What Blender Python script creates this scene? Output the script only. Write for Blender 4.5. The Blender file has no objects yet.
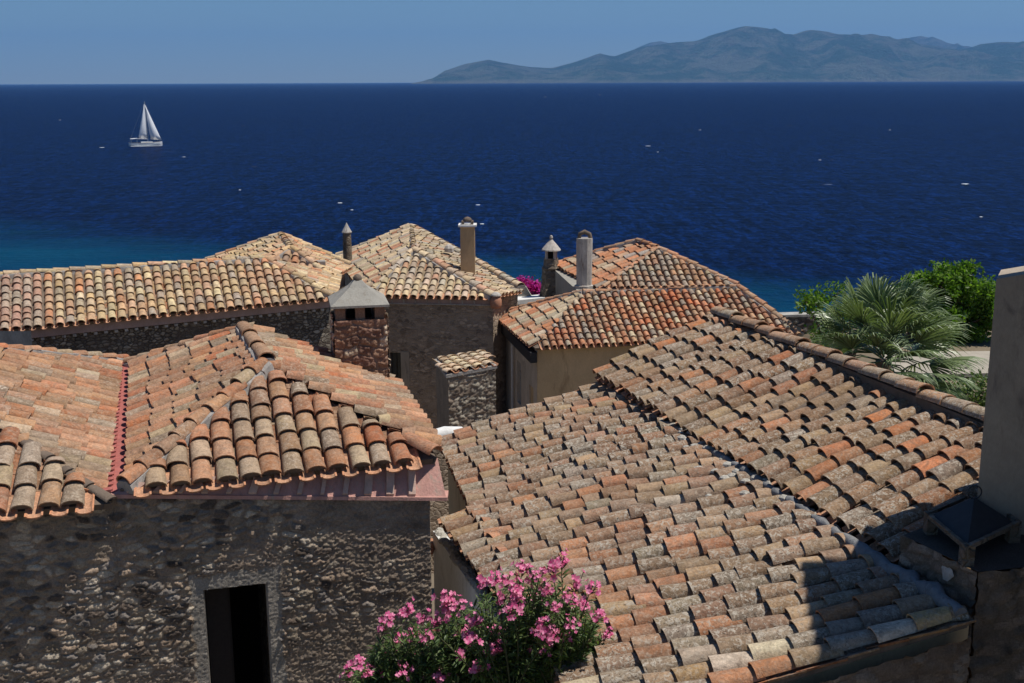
import bpy, math, random
import numpy as np
from mathutils import Vector, noise, Matrix

random.seed(7)
RNG = random.Random(11)
scene = bpy.context.scene
COL = scene.collection
H = 24.0                      # camera height above the sea
F = 1150.0
PITCH = math.atan(260.3 / F)
ROLL = math.radians(.24)
CP, SP = math.cos(PITCH), math.sin(PITCH)
CAM = np.array([0, 0, H])


# ------------------------------------------------------------ survey helpers
def ray(x, y):
    dx, dy = x - 512, y - 341.5
    u = -(dy * math.cos(ROLL) + dx * math.sin(ROLL)) / F
    return np.array([(dx * math.cos(ROLL) - dy * math.sin(ROLL)) / F, CP + u * SP, -SP + u * CP])


def WY(x, y, Y):
    d = ray(x, y)
    return d * Y / d[1] + CAM


def WZ(x, y, z):
    d = ray(x, y)
    return d * z / d[2] + CAM


def facet_plane(a, b, pitch):
    """plane rising away from the viewer over the eave line a-b"""
    e = (b - a) / np.linalg.norm(b - a)
    h = np.cross(e, [0, 0, 1.0])
    h /= np.linalg.norm(h)
    d = h * math.cos(math.radians(pitch)) - np.array([0, 0, math.sin(math.radians(pitch))])
    n = np.cross(e, d)
    n /= np.linalg.norm(n)
    return n if n[2] > 0 else -n


def on_plane(P0, n, x, y):
    d = ray(x, y)
    return d * (((P0 - CAM) @ n) / (d @ n)) + CAM


def A3(*v):
    return np.array(v, dtype=float)


def unit(v):
    return v / max(1e-9, np.linalg.norm(v))


# ------------------------------------------------------------ mesh builder
class MB:
    def __init__(s):
        s.v = []; s.f = []; s.c = []; s.sm = []; s.mi = []

    def add(s, verts, faces, col=(1, 1, 1, 0), smooth=False, mi=0):
        o = len(s.v)
        s.v.extend(verts)
        for f in faces:
            s.f.append([i + o for i in f]); s.c.append(col); s.sm.append(smooth); s.mi.append(mi)

    def quad(s, a, b, c, d, **k):
        s.add([a, b, c, d], [(0, 1, 2, 3)], **k)

    def box(s, c, sx, sy, sz, rz=0.0, taper=1.0, **k):
        """box standing on c (centre of its bottom)"""
        ca, sa = math.cos(rz), math.sin(rz)
        vs = []
        for z, t in ((0, 1.0), (sz, taper)):
            for x, y in ((-1, -1), (1, -1), (1, 1), (-1, 1)):
                X, Y = x * sx / 2 * t, y * sy / 2 * t
                vs.append((c[0] + X * ca - Y * sa, c[1] + X * sa + Y * ca, c[2] + z))
        s.add(vs, [(3, 2, 1, 0), (4, 5, 6, 7), (0, 1, 5, 4), (1, 2, 6, 5), (2, 3, 7, 6), (3, 0, 4, 7)], **k)

    def prism(s, pts, z0, z1=None, **k):
        """closed solid: top polygon pts (3-D), bottom at z0 (number) or offset vector"""
        n = len(pts)
        bot = [(p[0], p[1], z0) for p in pts] if not isinstance(z0, (tuple, list, np.ndarray)) else [tuple(np.array(p) + np.array(z0)) for p in pts]
        vs = [tuple(p) for p in pts] + bot
        fs = [tuple(range(n)), tuple(range(2 * n - 1, n - 1, -1))]
        for i in range(n):
            j = (i + 1) % n
            fs.append((i, n + i, n + j, j))
        s.add(vs, fs, **k)

    def tube(s, pts, radii, n=8, cap=True, **k):
        pts = [np.array(p, float) for p in pts]
        vs = []; fs = []
        ref = A3(0.31, 0.17, 0.93)
        for i, p in enumerate(pts):
            t = unit(pts[min(i + 1, len(pts) - 1)] - pts[max(i - 1, 0)])
            a = np.cross(t, ref)
            if np.linalg.norm(a) < .05: a = np.cross(t, A3(1, 0, 0))
            a = unit(a); b = np.cross(t, a)
            for j in range(n):
                w = 2 * math.pi * j / n
                vs.append(tuple(p + radii[i] * (a * math.cos(w) + b * math.sin(w))))
        for i in range(len(pts) - 1):
            for j in range(n):
                k2 = (j + 1) % n
                fs.append((i * n + j, i * n + k2, (i + 1) * n + k2, (i + 1) * n + j))
        s.add(vs, fs, smooth=True, **{q: w for q, w in k.items() if q != 'smooth'})
        if cap:
            kk = {q: w for q, w in k.items() if q != 'smooth'}
            s.add(vs[:n], [tuple(range(n - 1, -1, -1))], **kk)
            s.add(vs[-n:], [tuple(range(n))], **kk)

    def lathe(s, c, prof, n=16, sx=1, sy=1, rz=0, **k):
        vs = []; fs = []
        for r, z in prof:
            for j in range(n):
                w = 2 * math.pi * j / n + rz
                vs.append((c[0] + r * math.cos(w) * sx, c[1] + r * math.sin(w) * sy, c[2] + z))
        m = len(prof)
        for i in range(m - 1):
            for j in range(n):
                k2 = (j + 1) % n
                fs.append((i * n + j, i * n + k2, (i + 1) * n + k2, (i + 1) * n + j))
        fs.append(tuple(range((m - 1) * n, m * n)))
        fs.append(tuple(range(n - 1, -1, -1)))
        s.add(vs, fs, **k)

    def build(s, name, mats, parent=None, origin=None, link=True):
        o0 = np.array(origin if origin is not None else (WORLD.get(parent.name) if parent is not None else (0, 0, 0)), float)
        me = bpy.data.meshes.new(name)
        vv = np.array([tuple(map(float, p)) for p in s.v]) - o0
        me.from_pydata(vv.tolist(), [], s.f)
        if not isinstance(mats, (list, tuple)): mats = [mats]
        for m in mats: me.materials.append(m)
        me.polygons.foreach_set('use_smooth', s.sm)
        me.polygons.foreach_set('material_index', s.mi)
        ca = me.color_attributes.new('tint', 'FLOAT_COLOR', 'CORNER')
        cc = np.repeat(np.array([tuple(c) + ((0,) if len(c) == 3 else ()) for c in s.c], dtype=np.float32), [len(f) for f in s.f], axis=0)
        ca.data.foreach_set('color', cc.ravel())
        me.validate(); me.update()
        o = bpy.data.objects.new(name, me)
        COL.objects.link(o)
        if parent is not None:
            o.parent = parent
            WORLD[o.name] = o0      # children of a part share the frame of the thing
        else:
            o.location = o0
            WORLD[o.name] = o0
        return o


WORLD = {}


def tag(o, label=None, cat=None, group=None, kind=None):
    if label: o['label'] = label
    if cat: o['category'] = cat
    if group: o['group'] = group
    if kind: o['kind'] = kind
    return o


def thing(name, loc, label, cat, group=None):
    o = bpy.data.objects.new(name, None)
    o.empty_display_size = .3
    COL.objects.link(o)
    o.location = tuple(loc)
    WORLD[o.name] = np.array(loc, float)
    return tag(o, label, cat, group)


# ------------------------------------------------------------ materials
class NT:
    def __init__(s, name):
        s.m = bpy.data.materials.new(name); s.m.use_nodes = True
        s.t = s.m.node_tree; s.b = s.t.nodes['Principled BSDF']; s.out = s.t.nodes['Material Output']

    def n(s, typ, **kw):
        o = s.t.nodes.new(typ)
        for k, v in kw.items():
            if k.startswith('_'): setattr(o, k[1:], v)
            else: o.inputs[k.replace('__', ' ')].default_value = v
        return o

    def l(s, a, b): s.t.links.new(a, b)

    def coord(s, scale=(1, 1, 1)):
        tc = s.n('ShaderNodeTexCoord'); mp = s.n('ShaderNodeMapping'); mp.inputs['Scale'].default_value = scale
        s.l(tc.outputs['Object'], mp.inputs['Vector']); return mp.outputs[0]

    def noise(s, vec, scale, detail=4, rough=.6, dist=0):
        o = s.n('ShaderNodeTexNoise'); o.inputs['Scale'].default_value = scale; o.inputs['Detail'].default_value = detail
        o.inputs['Roughness'].default_value = rough; o.inputs['Distortion'].default_value = dist
        s.l(vec, o.inputs['Vector']); return o.outputs['Fac']

    def ramp(s, fac, stops, interp='LINEAR'):
        o = s.n('ShaderNodeValToRGB'); r = o.color_ramp; r.interpolation = interp
        while len(r.elements) < len(stops): r.elements.new(0.5)
        for e, (p, c) in zip(r.elements, stops):
            e.position = p; e.color = (c, c, c, 1) if isinstance(c, (int, float)) else tuple(c) + (1,)
        s.l(fac, o.inputs[0]); return o.outputs[0]

    def mix(s, fac, a, b, mode='MIX'):
        o = s.n('ShaderNodeMix', _data_type='RGBA', _blend_type=mode)
        for sock, v in ((o.inputs[0], fac), (o.inputs[6], a), (o.inputs[7], b)):
            if isinstance(v, (int, float)): sock.default_value = v
            elif isinstance(v, tuple): sock.default_value = v + (1,) if len(v) == 3 else v
            else: s.l(v, sock)
        return o.outputs[2]

    def math(s, op, a, b=0.0, clamp=False):
        o = s.n('ShaderNodeMath', _operation=op); o.use_clamp = clamp
        for i, v in enumerate((a, b)):
            if isinstance(v, (int, float)): o.inputs[i].default_value = v
            else: s.l(v, o.inputs[i])
        return o.outputs[0]

    def bump(s, h, strength=.5, dist=.02, prev=None):
        o = s.n('ShaderNodeBump'); o.inputs['Strength'].default_value = strength; o.inputs['Distance'].default_value = dist
        s.l(h, o.inputs['Height'])
        if prev is not None: s.l(prev, o.inputs['Normal'])
        return o.outputs[0]

    def fin(s, col=None, rough=.9, spec=.2, normal=None):
        if col is not None:
            if isinstance(col, tuple): s.b.inputs['Base Color'].default_value = col + (1,)
            else: s.l(col, s.b.inputs['Base Color'])
        if isinstance(rough, (int, float)): s.b.inputs['Roughness'].default_value = rough
        else: s.l(rough, s.b.inputs['Roughness'])
        s.b.inputs['Specular IOR Level'].default_value = spec
        if normal is not None: s.l(normal, s.b.inputs['Normal'])
        return s.m


def tile_material(name, lich=(.36, .34, .30), dark=(.06, .05, .045), amount=.5, darkamt=.5):
    k = NT(name)
    at = k.n('ShaderNodeAttribute', _attribute_name='tint')
    v = k.coord()
    big = k.noise(v, 9, 5, .65, .4)
    fine = k.noise(v, 34, 5, .7)
    grime = k.noise(v, 20, 5, .7, .8)
    # streaky tone inside a tile
    big2 = k.noise(k.coord((1, 1, 1.3)), 5.5, 6, .7, .9)
    c = k.mix(k.math('MULTIPLY', k.ramp(big, [(.42, 0.0), (.62, 1.0)]), .6), at.outputs['Color'], k.mix(.5, at.outputs['Color'], (.52, .37, .255)))
    c = k.mix(k.math('MULTIPLY', k.ramp(big2, [(.46, 0.0), (.60, 1.0)]), .75), c, k.mix(.55, c, (.15, .105, .075)))
    c = k.mix(1.0, c, k.ramp(fine, [(.28, .62), (.72, 1.22)]), 'MULTIPLY')
    lf = k.ramp(grime, [(.50, 0.0), (.62, 1.0)])
    lf = k.math('MULTIPLY', lf, k.math('MULTIPLY', at.outputs['Alpha'], amount * 2), True)
    c = k.mix(lf, c, k.mix(fine, tuple(x * .75 for x in lich), tuple(min(.8, x * 1.65) for x in lich)))
    spots = k.noise(v, 38, 3, .6, 1.2)
    df = k.ramp(spots, [(.60, 0.0), (.70, 1.0)])
    df = k.math('MULTIPLY', df, k.math('MULTIPLY', at.outputs['Alpha'], darkamt * 1.6), True)
    c = k.mix(df, c, dark)
    nb = k.bump(fine, .8, .012)
    nb = k.bump(grime, .6, .02, nb)
    return k.fin(c, .93, .15, nb)


def stone_material(name, c1, c2, mortar, scale=5.0, use_attr=False, bump=1.0, squash=1.6):
    """rubble masonry: voronoi stones with sunk mortar"""
    k = NT(name)
    v = k.coord((1, 1, squash))
    w = k.n('ShaderNodeTexNoise'); w.inputs['Scale'].default_value = 3.5; w.inputs['Detail'].default_value = 3
    k.l(v, w.inputs['Vector'])
    vm = k.n('ShaderNodeVectorMath', _operation='MULTIPLY_ADD'); vm.inputs[1].default_value = (.22, .22, .22)
    k.l(w.outputs['Color'], vm.inputs[0]); k.l(v, vm.inputs[2])
    vo = k.n('ShaderNodeTexVoronoi', _feature='F1'); vo.inputs['Scale'].default_value = scale
    ve = k.n('ShaderNodeTexVoronoi', _feature='DISTANCE_TO_EDGE'); ve.inputs['Scale'].default_value = scale
    k.l(vm.outputs[0], vo.inputs['Vector']); k.l(vm.outputs[0], ve.inputs['Vector'])
    edge = k.ramp(ve.outputs['Distance'], [(.02, 0.0), (.14, 1.0)])
    sep = k.n('ShaderNodeSeparateColor'); k.l(vo.outputs['Color'], sep.inputs[0])
    fine = k.noise(v, 28, 6, .7); big = k.noise(v, 1.3, 4, .6)
    stone = k.mix(sep.outputs[0], c1, c2)
    stone = k.mix(1.0, stone, k.ramp(sep.outputs[1], [(0, .6), (1, 1.3)]), 'MULTIPLY')
    plast = k.ramp(big, [(.45, 0.0), (.62, .75)])
    c = k.mix(k.math('MULTIPLY', edge, k.math('SUBTRACT', 1.0, plast), True), mortar, stone)
    c = k.mix(1.0, c, k.ramp(fine, [(.2, .55), (.8, 1.3)]), 'MULTIPLY')
    hb = k.math('ADD', k.math('MULTIPLY', edge, k.math('SUBTRACT', 1.0, plast)), k.math('MULTIPLY', fine, .7))
    nb = k.bump(hb, .9 * bump, .035)
    return k.fin(c, .95, .1, nb)


def relief_material(name):
    """colour comes with the modelled stones; fine grain added"""
    k = NT(name)
    at = k.n('ShaderNodeAttribute', _attribute_name='tint')
    v = k.coord()
    fine = k.noise(v, 45, 6, .75); g = k.noise(v, 2.2, 5, .65)
    c = k.mix(1.0, at.outputs['Color'], k.ramp(fine, [(.25, .5), (.75, 1.4)]), 'MULTIPLY')
    c = k.mix(1.0, c, k.ramp(g, [(.3, .7), (.7, 1.2)]), 'MULTIPLY')
    return k.fin(c, .95, .1, k.bump(fine, .9, .02))


def plaster_material(name, c, var=.25, scale=2.0, stain=None, rough=.92, bump=.5):
    k = NT(name)
    v = k.coord((1, 1, .55)); big = k.noise(v, scale, 6, .65, .5); fine = k.noise(v, 26, 5, .7)
    lo = tuple(x * (1 - var) for x in c); hi = tuple(min(.9, x * (1 + var * .6)) for x in c)
    col = k.mix(k.ramp(big, [(.3, 0.0), (.7, 1.0)]), lo, hi)
    col = k.mix(1.0, col, k.ramp(fine, [(.2, .85), (.8, 1.1)]), 'MULTIPLY')
    if stain:
        st = k.noise(k.coord((1, 1, .3)), scale * 2.3, 5, .7, 1)
        col = k.mix(k.ramp(st, [(.56, 0.0), (.68, .85)]), col, stain)
    return k.fin(col, rough, .12, k.bump(k.math('ADD', fine, k.math('MULTIPLY', big, 1.5)), bump, .015))


def simple(name, c, rough=.6, spec=.3, metal=0.0, nscale=20, nb=.2):
    k = NT(name); v = k.coord(); f = k.noise(v, nscale, 4, .6)
    col = k.mix(1.0, tuple(c), k.ramp(f, [(.25, .8), (.75, 1.15)]), 'MULTIPLY')
    k.b.inputs['Metallic'].default_value = metal
    return k.fin(col, rough, spec, k.bump(f, nb, .006))


def leaf_material(name, c1, c2, trans=.35, rough=.5, tt=(1.3, 1.5, .6)):
    k = NT(name)
    at = k.n('ShaderNodeAttribute', _attribute_name='tint')
    c = k.mix(at.outputs['Alpha'], tuple(c1), tuple(c2))
    c = k.mix(1.0, c, at.outputs['Color'], 'MULTIPLY')
    k.fin(c, rough, .35)
    tr = k.n('ShaderNodeBsdfTranslucent'); k.l(k.mix(1.0, c, tt, 'MULTIPLY'), tr.inputs['Color'])
    mx = k.n('ShaderNodeMixShader'); mx.inputs[0].default_value = trans
    k.l(k.b.outputs[0], mx.inputs[1]); k.l(tr.outputs[0], mx.inputs[2]); k.l(mx.outputs[0], k.out.inputs['Surface'])
    return k.m


M = {}
M['tile_near'] = tile_material('tiles_pink', (.43, .35, .27), amount=.4, darkamt=.3)
M['tile_old'] = tile_material('tiles_lichen', (.36, .315, .255), (.045, .036, .028), amount=.6, darkamt=.85)
M['tile_cream'] = tile_material('tiles_cream', (.46, .42, .34), amount=.35, darkamt=.3)
M['tile_red'] = tile_material('tiles_red', (.42, .38, .32), amount=.35, darkamt=.4)
M['bed'] = plaster_material('mortar_bed', (.17, .13, .10), .3, 5, None, .95, .8)
M['mortar'] = plaster_material('mortar_grey', (.36, .33, .30), .25, 6, (.18, .16, .15), .95, .9)
M['relief'] = relief_material('relief_stone')
M['stone_grey'] = stone_material('stone_grey', (.30, .225, .165), (.50, .39, .29), (.40, .315, .235), 5.2)
M['stone_dark'] = stone_material('stone_dark', (.17, .14, .11), (.42, .36, .28), (.13, .10, .08), 6.5, bump=1.3)
M['stone_base'] = stone_material('stone_base', (.16, .12, .09), (.30, .24, .18), (.20, .17, .13), 5)
M['pink'] = plaster_material('pink_plaster', (.54, .30, .25), .2, 4, (.42, .31, .25), bump=.9)
M['sun_stripe'] = plaster_material('sun_stripe_plaster', (.58, .40, .32), .2, 5)  # pale tone standing in for sun on the cornice stripes
M['mauve'] = plaster_material('mauve_plaster', (.44, .31, .27), .2, 3)
M['mortar_tan'] = plaster_material('mortar_tan', (.34, .26, .19), .25, 6, (.2, .15, .11), .95, .9)
M['red_paint'] = plaster_material('red_paint', (.40, .13, .11), .3, 7, (.25, .13, .10))
M['ochre'] = plaster_material('ochre_plaster', (.58, .41, .23), .16, 1.0, (.38, .26, .14), bump=.25)
M['tan_chim'] = plaster_material('tan_plaster', (.47, .33, .19), .12, 2)
M['greyplaster'] = plaster_material('grey_plaster', (.40, .335, .26), .2, 1.2, (.20, .165, .14), bump=.5)
M['side_plaster'] = plaster_material('side_plaster', (.55, .46, .36), .25, 1.0, (.34, .28, .22), bump=.5)
M['cement'] = plaster_material('grey_cement', (.33, .31, .27), .18, 3, (.25, .22, .18))
M['blue_cement'] = plaster_material('cement_fillet', (.22, .22, .22), .3, 5, (.13, .12, .11), bump=1.0)
M['white'] = plaster_material('whitewash', (.72, .71, .68), .12, 2, (.5, .48, .44))
M['rubble_edge'] = plaster_material('rubble_edge', (.48, .45, .39), .35, 12, (.3, .28, .25), bump=1.0)
M['offwhite'] = plaster_material('weathered_white', (.48, .44, .39), .3, 3.2, (.17, .12, .095))
M['surround'] = plaster_material('door_surround', (.34, .30, .25), .25, 3, (.12, .10, .09), bump=1.0)
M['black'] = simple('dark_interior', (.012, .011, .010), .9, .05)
M['dark_wood'] = simple('dark_wood', (.05, .04, .035), .7, .2)
M['glass'] = simple('dark_glass', (.02, .025, .03), .15, .5)
M['metal'] = simple('dark_sheet_metal', (.050, .050, .052), .75, .3, .2, 7, .9)
M['clay'] = simple('clay_pot', (.42, .20, .12), .85, .2, 0, 14, .5)
M['pipe'] = simple('pale_pipe', (.5, .48, .45), .5, .3)
M['gutter'] = simple('dark_gutter', (.025, .025, .028), .6, .3)
M['hull'] = simple('white_gelcoat', (.78, .78, .76), .25, .5, 0, 1, .0)
M['sail'] = leaf_material('sail_cloth', (.9, .91, .92), (.9, .91, .92), .35, .7, (1, 1, 1))
M['teak'] = simple('boat_deck', (.30, .24, .17), .7, .2, 0, 2, 0)
M['mast'] = simple('mast_aluminium', (.55, .55, .55), .35, .5, .6, 2, 0)
M['navy'] = simple('navy_cloth', (.02, .03, .08), .8, .2, 0, 2, 0)
M['bark'] = simple('bark', (.14, .105, .075), .95, .1, 0, 30, 1.0)
M['twig'] = simple('green_twig', (.07, .075, .035), .8, .2, 0, 30, .3)
M['leaf_bush'] = leaf_material('leaves_bright', (.05, .125, .012), (.17, .275, .035), .45)
M['leaf_palm'] = leaf_material('palm_fronds', (.045, .080, .026), (.24, .30, .15), .22, .36)
M['leaf_ole'] = leaf_material('oleander_leaves', (.055, .10, .028), (.17, .22, .08), .35, .42)
M['petal'] = leaf_material('oleander_petals', (.55, .05, .21), (.82, .32, .48), .3, .6)
M['magenta'] = leaf_material('bougainvillea', (.45, .01, .30), (.62, .05, .45), .4, .6)
M['dry'] = leaf_material('dry_fronds', (.20, .15, .08), (.30, .24, .13), .2, .8)


# ------------------------------------------------------------ tiles
def arc_profile(w, h, n, thick, concave=False):
    """outer and inner curve of a barrel tile, in (x,z), base at z=0"""
    out = []; inn = []
    for i in range(n + 1):
        a = math.pi * i / n
        x, z = -math.cos(a) * w / 2, math.sin(a) ** .85 * h
        xi, zi = -math.cos(a) * (w / 2 - thick), math.sin(a) ** .85 * (h - thick)
        if concave: z, zi = h - z, h - zi
        out.append((x, z)); inn.append((xi, zi))
    return out, inn


def put_tile(mb, p0, p1, ac, up, w0, w1, h0, h1, lift0, lift1, col, concave=False, n=6, thick=.016):
    """barrel tile from its low end p0 to its high end p1"""
    L = p1 - p0
    vs = []
    for p, w, h, lf in ((p0, w0, h0, lift0), (p1, w1, h1, lift1)):
        o, i = arc_profile(w, h, n, thick, concave)
        for pr in (o, i):
            for x, z in pr: vs.append(p + ac * x + up * (z + lf))
    m = n + 1
    O0, I0, O1, I1 = 0, m, 2 * m, 3 * m
    fo = []; fi = []; fe = []
    for j in range(n):
        fo.append((O0 + j, O0 + j + 1, O1 + j + 1, O1 + j))
        fi.append((I0 + j + 1, I0 + j, I1 + j, I1 + j + 1))
    mb.add(vs, fo + fi, col, True)
    ev = vs[:2 * m] + vs[2 * m:]
    for j in range(n):
        fe.append((O0 + j, I0 + j, I0 + j + 1, O0 + j + 1))
        fe.append((O1 + j + 1, I1 + j + 1, I1 + j, O1 + j))
    fe.append((O0, O1, I1, I0)); fe.append((O0 + n, I0 + n, I1 + n, O1 + n))
    mb.add(ev, fe, (min(1, col[0] * 1.15), col[1] * 1.0, col[2] * .9, col[3] * .4), False)


def pick(pal, rng):
    tot = sum(p[0] for p in pal); r = rng.random() * tot
    for w, c, li in pal:
        r -= w
        if r <= 0: break
    b = rng.uniform(.74, 1.24)
    return (c[0] * b * rng.uniform(.95, 1.05), c[1] * b, c[2] * b * rng.uniform(.92, 1.08), li * rng.uniform(.5, 1.3))


PAL_A = [(4, (.46, .205, .105), .35), (3, (.40, .225, .13), .5), (1.6, (.345, .25, .165), .9), (2.4, (.50, .265, .145), .3), (1.2, (.46, .34, .21), .5), (1.2, (.47, .165, .075), .2)]
PAL_B = [(4, (.62, .43, .225), .3), (3, (.60, .36, .21), .3), (1.4, (.47, .36, .24), .9), (1.2, (.60, .27, .13), .2), (.5, (.38, .30, .22), 1.2), (1.6, (.70, .54, .32), .3)]
PAL_B_LEFT = [(3, (.48, .27, .19), .6), (2, (.40, .30, .22), .9)]
PAL_R = [(4.2, (.53, .205, .095), .35), (3.4, (.48, .27, .145), .5), (1.9, (.60, .48, .31), .3), (1.5, (.34, .27, .20), 1.2), (1, (.56, .16, .06), .1)]
PAL_RL = [(5, (.56, .22, .10), .4), (2, (.50, .29, .17), .5), (1, (.36, .30, .24), 1.0), (1, (.55, .42, .27), .4)]
PAL_C = [(4, (.25, .165, .10), 1.0), (3.4, (.29, .165, .095), .8), (1.8, (.26, .205, .15), 1.5), (1.8, (.40, .175, .085), .4), (1.6, (.35, .235, .135), .6), (.5, (.50, .19, .08), .1)]
PAL_D = [(4, (.30, .20, .13), 1.0), (3.2, (.34, .195, .12), .8), (2.0, (.30, .24, .175), 1.5), (1.7, (.43, .20, .105), .4), (1.7, (.40, .27, .16), .6), (.25, (.62, .50, .36), .2)]
PAL_DN = [(3, (.50, .22, .10), .2), (3, (.40, .27, .17), .6), (1.5, (.62, .50, .36), .2), (2, (.33, .26, .19), 1.0), (1, (.50, .33, .16), .3)]
PAL_CAP = [(3, (.42, .24, .14), .7), (2, (.36, .27, .19), 1.0)]


def lay_tiles(mb, S, up, clip, s0, s1, pitch, expo, pal, rng, eave_out=.10, w=.80, h=.085, jit=1.0, pan_eave=True, palf=None, mess=0.0, plug=False):
    """columns run up the slope at constant s; S(s,t) -> 3-D point, t measured up the slope"""
    ncol = max(1, int(round((s1 - s0) / pitch)))
    pit = (s1 - s0) / ncol
    for k in range(ncol * 2 + 1):
        s = s0 + k * pit / 2
        pan = (k % 2 == 0)
        r = clip(min(max(s, s0 + .02), s1 - .02))
        if r is None: continue
        t0, t1, at_eave = r
        cj = rng.gauss(0, .008) * jit
        t = t0 - (eave_out if at_eave else 0) + (-.035 if pan else rng.uniform(-.015, .015))
        ph = rng.uniform(-.04, .04) * jit
        first = True
        while t < t1 - .05:
            ex = expo * rng.uniform(.95, 1.05) + (ph if first else 0)
            e = min(t + ex + .09, t1 + .02)
            if e - t < .1: break
            sj = cj + rng.gauss(0, .006) * jit
            sk = rng.gauss(0, .012) * jit
            if rng.random() < .06 * jit: ex *= rng.uniform(.68, .88)
            e = min(t + ex + .09, t1 + .02)
            if rng.random() < mess: sk += rng.choice((-1, 1)) * rng.uniform(.02, .045)
            p0 = S(s + sj - sk / 2, t); p1 = S(s + sj + sk / 2, e)
            ac = unit(S(s + .1, t) - S(s - .1, t)); run = unit(p1 - p0)
            ac = unit(ac - run * (ac @ run))
            upv = np.cross(ac, run)
            if upv[2] < 0: upv = -upv; 
            pl = palf(s, t) if palf else pal
            c = pick(pl, rng)
            dn = noise.noise(Vector((s * .55, t * .6, pitch * 50 + s0))); dk = 1 - .30 * max(0, dn) * 2 + .10 * min(0, dn)
            c = (c[0] * dk, c[1] * dk, c[2] * dk, c[3] * (1 + 1.2 * dn))
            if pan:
                c2 = (c[0] * .62, c[1] * .58, c[2] * .56, c[3])  # pans coloured darker to deepen the shade in gaps between covers
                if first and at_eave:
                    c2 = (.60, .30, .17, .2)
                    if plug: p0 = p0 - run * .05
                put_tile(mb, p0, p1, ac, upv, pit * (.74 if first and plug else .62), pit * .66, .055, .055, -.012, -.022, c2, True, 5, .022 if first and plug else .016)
            else:
                q = rng.gauss(0, .004) * jit
                wv = w * rng.uniform(.94, 1.05)
                if plug and first and at_eave:
                    qs = [p0 + run * .045 + ac * (-math.cos(math.pi * i_ / 7) * pit * wv * .47) + upv * (math.sin(math.pi * i_ / 7) * h * .98 + .05) for i_ in range(8)]
                    mb.add(qs, [tuple(range(8))], (.20, .135, .10, 0), False, 1)
                put_tile(mb, p0, p1, ac, upv, pit * wv, pit * (wv - .14), h * 1.10, h * .84, .056 + q, .018 + q, c, False, 7)
            first = False
            t += ex


def poly_clip(poly2, eave_eps=.08):
    n = len(poly2)
    tmin = min(p[1] for p in poly2)

    def clip(s):
        ts = []
        for i in range(n):
            (a, b), (c, d) = poly2[i], poly2[(i + 1) % n]
            if (a - s) * (c - s) <= 0 and abs(a - c) > 1e-6:
                ts.append(b + (d - b) * (s - a) / (c - a))
        if len(ts) < 2: return None
        lo, hi = min(ts), max(ts)
        if hi - lo < .20: return None
        return lo, hi, lo < tmin + eave_eps
    return clip


def tiled_facet(mb, poly, a, b, pitch, expo, pal, rng, sag=.0, deck=True, run=None, lift=0.0, **kw):
    """poly: 3-D corners; a,b: eave line (left to right seen from below the eave)"""
    P = [np.array(p, float) for p in poly]
    nrm = np.zeros(3)
    for i in range(len(P)): nrm += np.cross(P[i], P[(i + 1) % len(P)])
    nrm = unit(nrm)
    if nrm[2] < 0: nrm = -nrm
    e = unit(np.array(b) - np.array(a)); e = unit(e - nrm * (e @ nrm))
    g = np.cross(nrm, e)
    if g[2] < 0: g = -g
    O = np.array(a, float)
    if run is not None:
        rr = np.array(run, float); rr = rr - nrm * (rr @ nrm); rr = unit(rr)
        if rr[2] < 0: rr = -rr
        k_ = (rr @ e); q_ = (rr @ g)
        p2 = [((p - O) @ e - (p - O) @ g * k_ / q_, (p - O) @ g / q_) for p in P]
        g = rr
    else:
        p2 = [((p - O) @ e, (p - O) @ g) for p in P]
    offs = np.mean([(p - O) @ nrm for p in P])
    O = O + nrm * (offs * .5 + lift)

    def S(s, t):
        z = 0.0
        if sag: z = sag * noise.noise(Vector((s * .45, t * .45, pitch * 30 + len(P))))
        return O + e * s + g * t + nrm * z
    ss = [q[0] for q in p2]
    lay_tiles(mb, S, nrm, poly_clip(p2), min(ss), max(ss), pitch, expo, pal, rng, **kw)
    if deck:
        mb.prism([tuple(p - nrm * .005) for p in P], tuple(-nrm * .09), col=(.2, .16, .13, 0), mi=1)
    return nrm


def cap_line(mb, p0, p1, width, expo, pal, rng, height=.11, bed=None, lift=.03, sagging=0.02, n=8):
    """ridge or hip tiles from the low end p0 to the high end p1"""
    p0 = np.array(p0, float); p1 = np.array(p1, float)
    d = p1 - p0; L = np.linalg.norm(d); run = d / L
    ac = unit(np.cross(run, A3(0, 0, 1))); up = np.cross(ac, run)
    if up[2] < 0: up = -up; ac = -ac
    k = max(1, int(round(L / expo))); ex = L / k
    for i in range(k):
        jx = rng.gauss(0, .012); dz = sagging * noise.noise(Vector((i * .9, p0[0], p0[1])))
        a = p0 + run * (i * ex) + ac * jx + up * dz; b = p0 + run * min(L, (i + 1) * ex + .07) + ac * (jx + rng.gauss(0, .01)) + up * dz
        put_tile(mb, a, b, ac, up, width * rng.uniform(.95, 1.06), width * .86, height, height * .85, lift + .03, lift, pick(pal, rng), False, n, .018)
    if bed is not None:
        pr = [(-.62, -.10), (-.52, .035), (-.25, .075), (.25, .075), (.52, .035), (.62, -.10)]
        m = max(2, int(L / .22)); vs = []
        for i in range(m + 1):
            for x, z in pr:
                q = p0 + run * (L * i / m)
                j = noise.noise(Vector((i * .8, x * 3, p0[0]))) * .035
                vs.append(q + ac * (x * width * (1 + j * 3)) + up * (z + j + lift - .03))
        fs = []
        c = len(pr)
        for i in range(m):
            for j in range(c - 1):
                fs.append((i * c + j, (i + 1) * c + j, (i + 1) * c + j + 1, i * c + j + 1))
        fs.append(tuple(range(c))); fs.append(tuple((m) * c + j for j in reversed(range(c))))
        bed.add(vs, fs, (1, 1, 1, 0), False)


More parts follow.
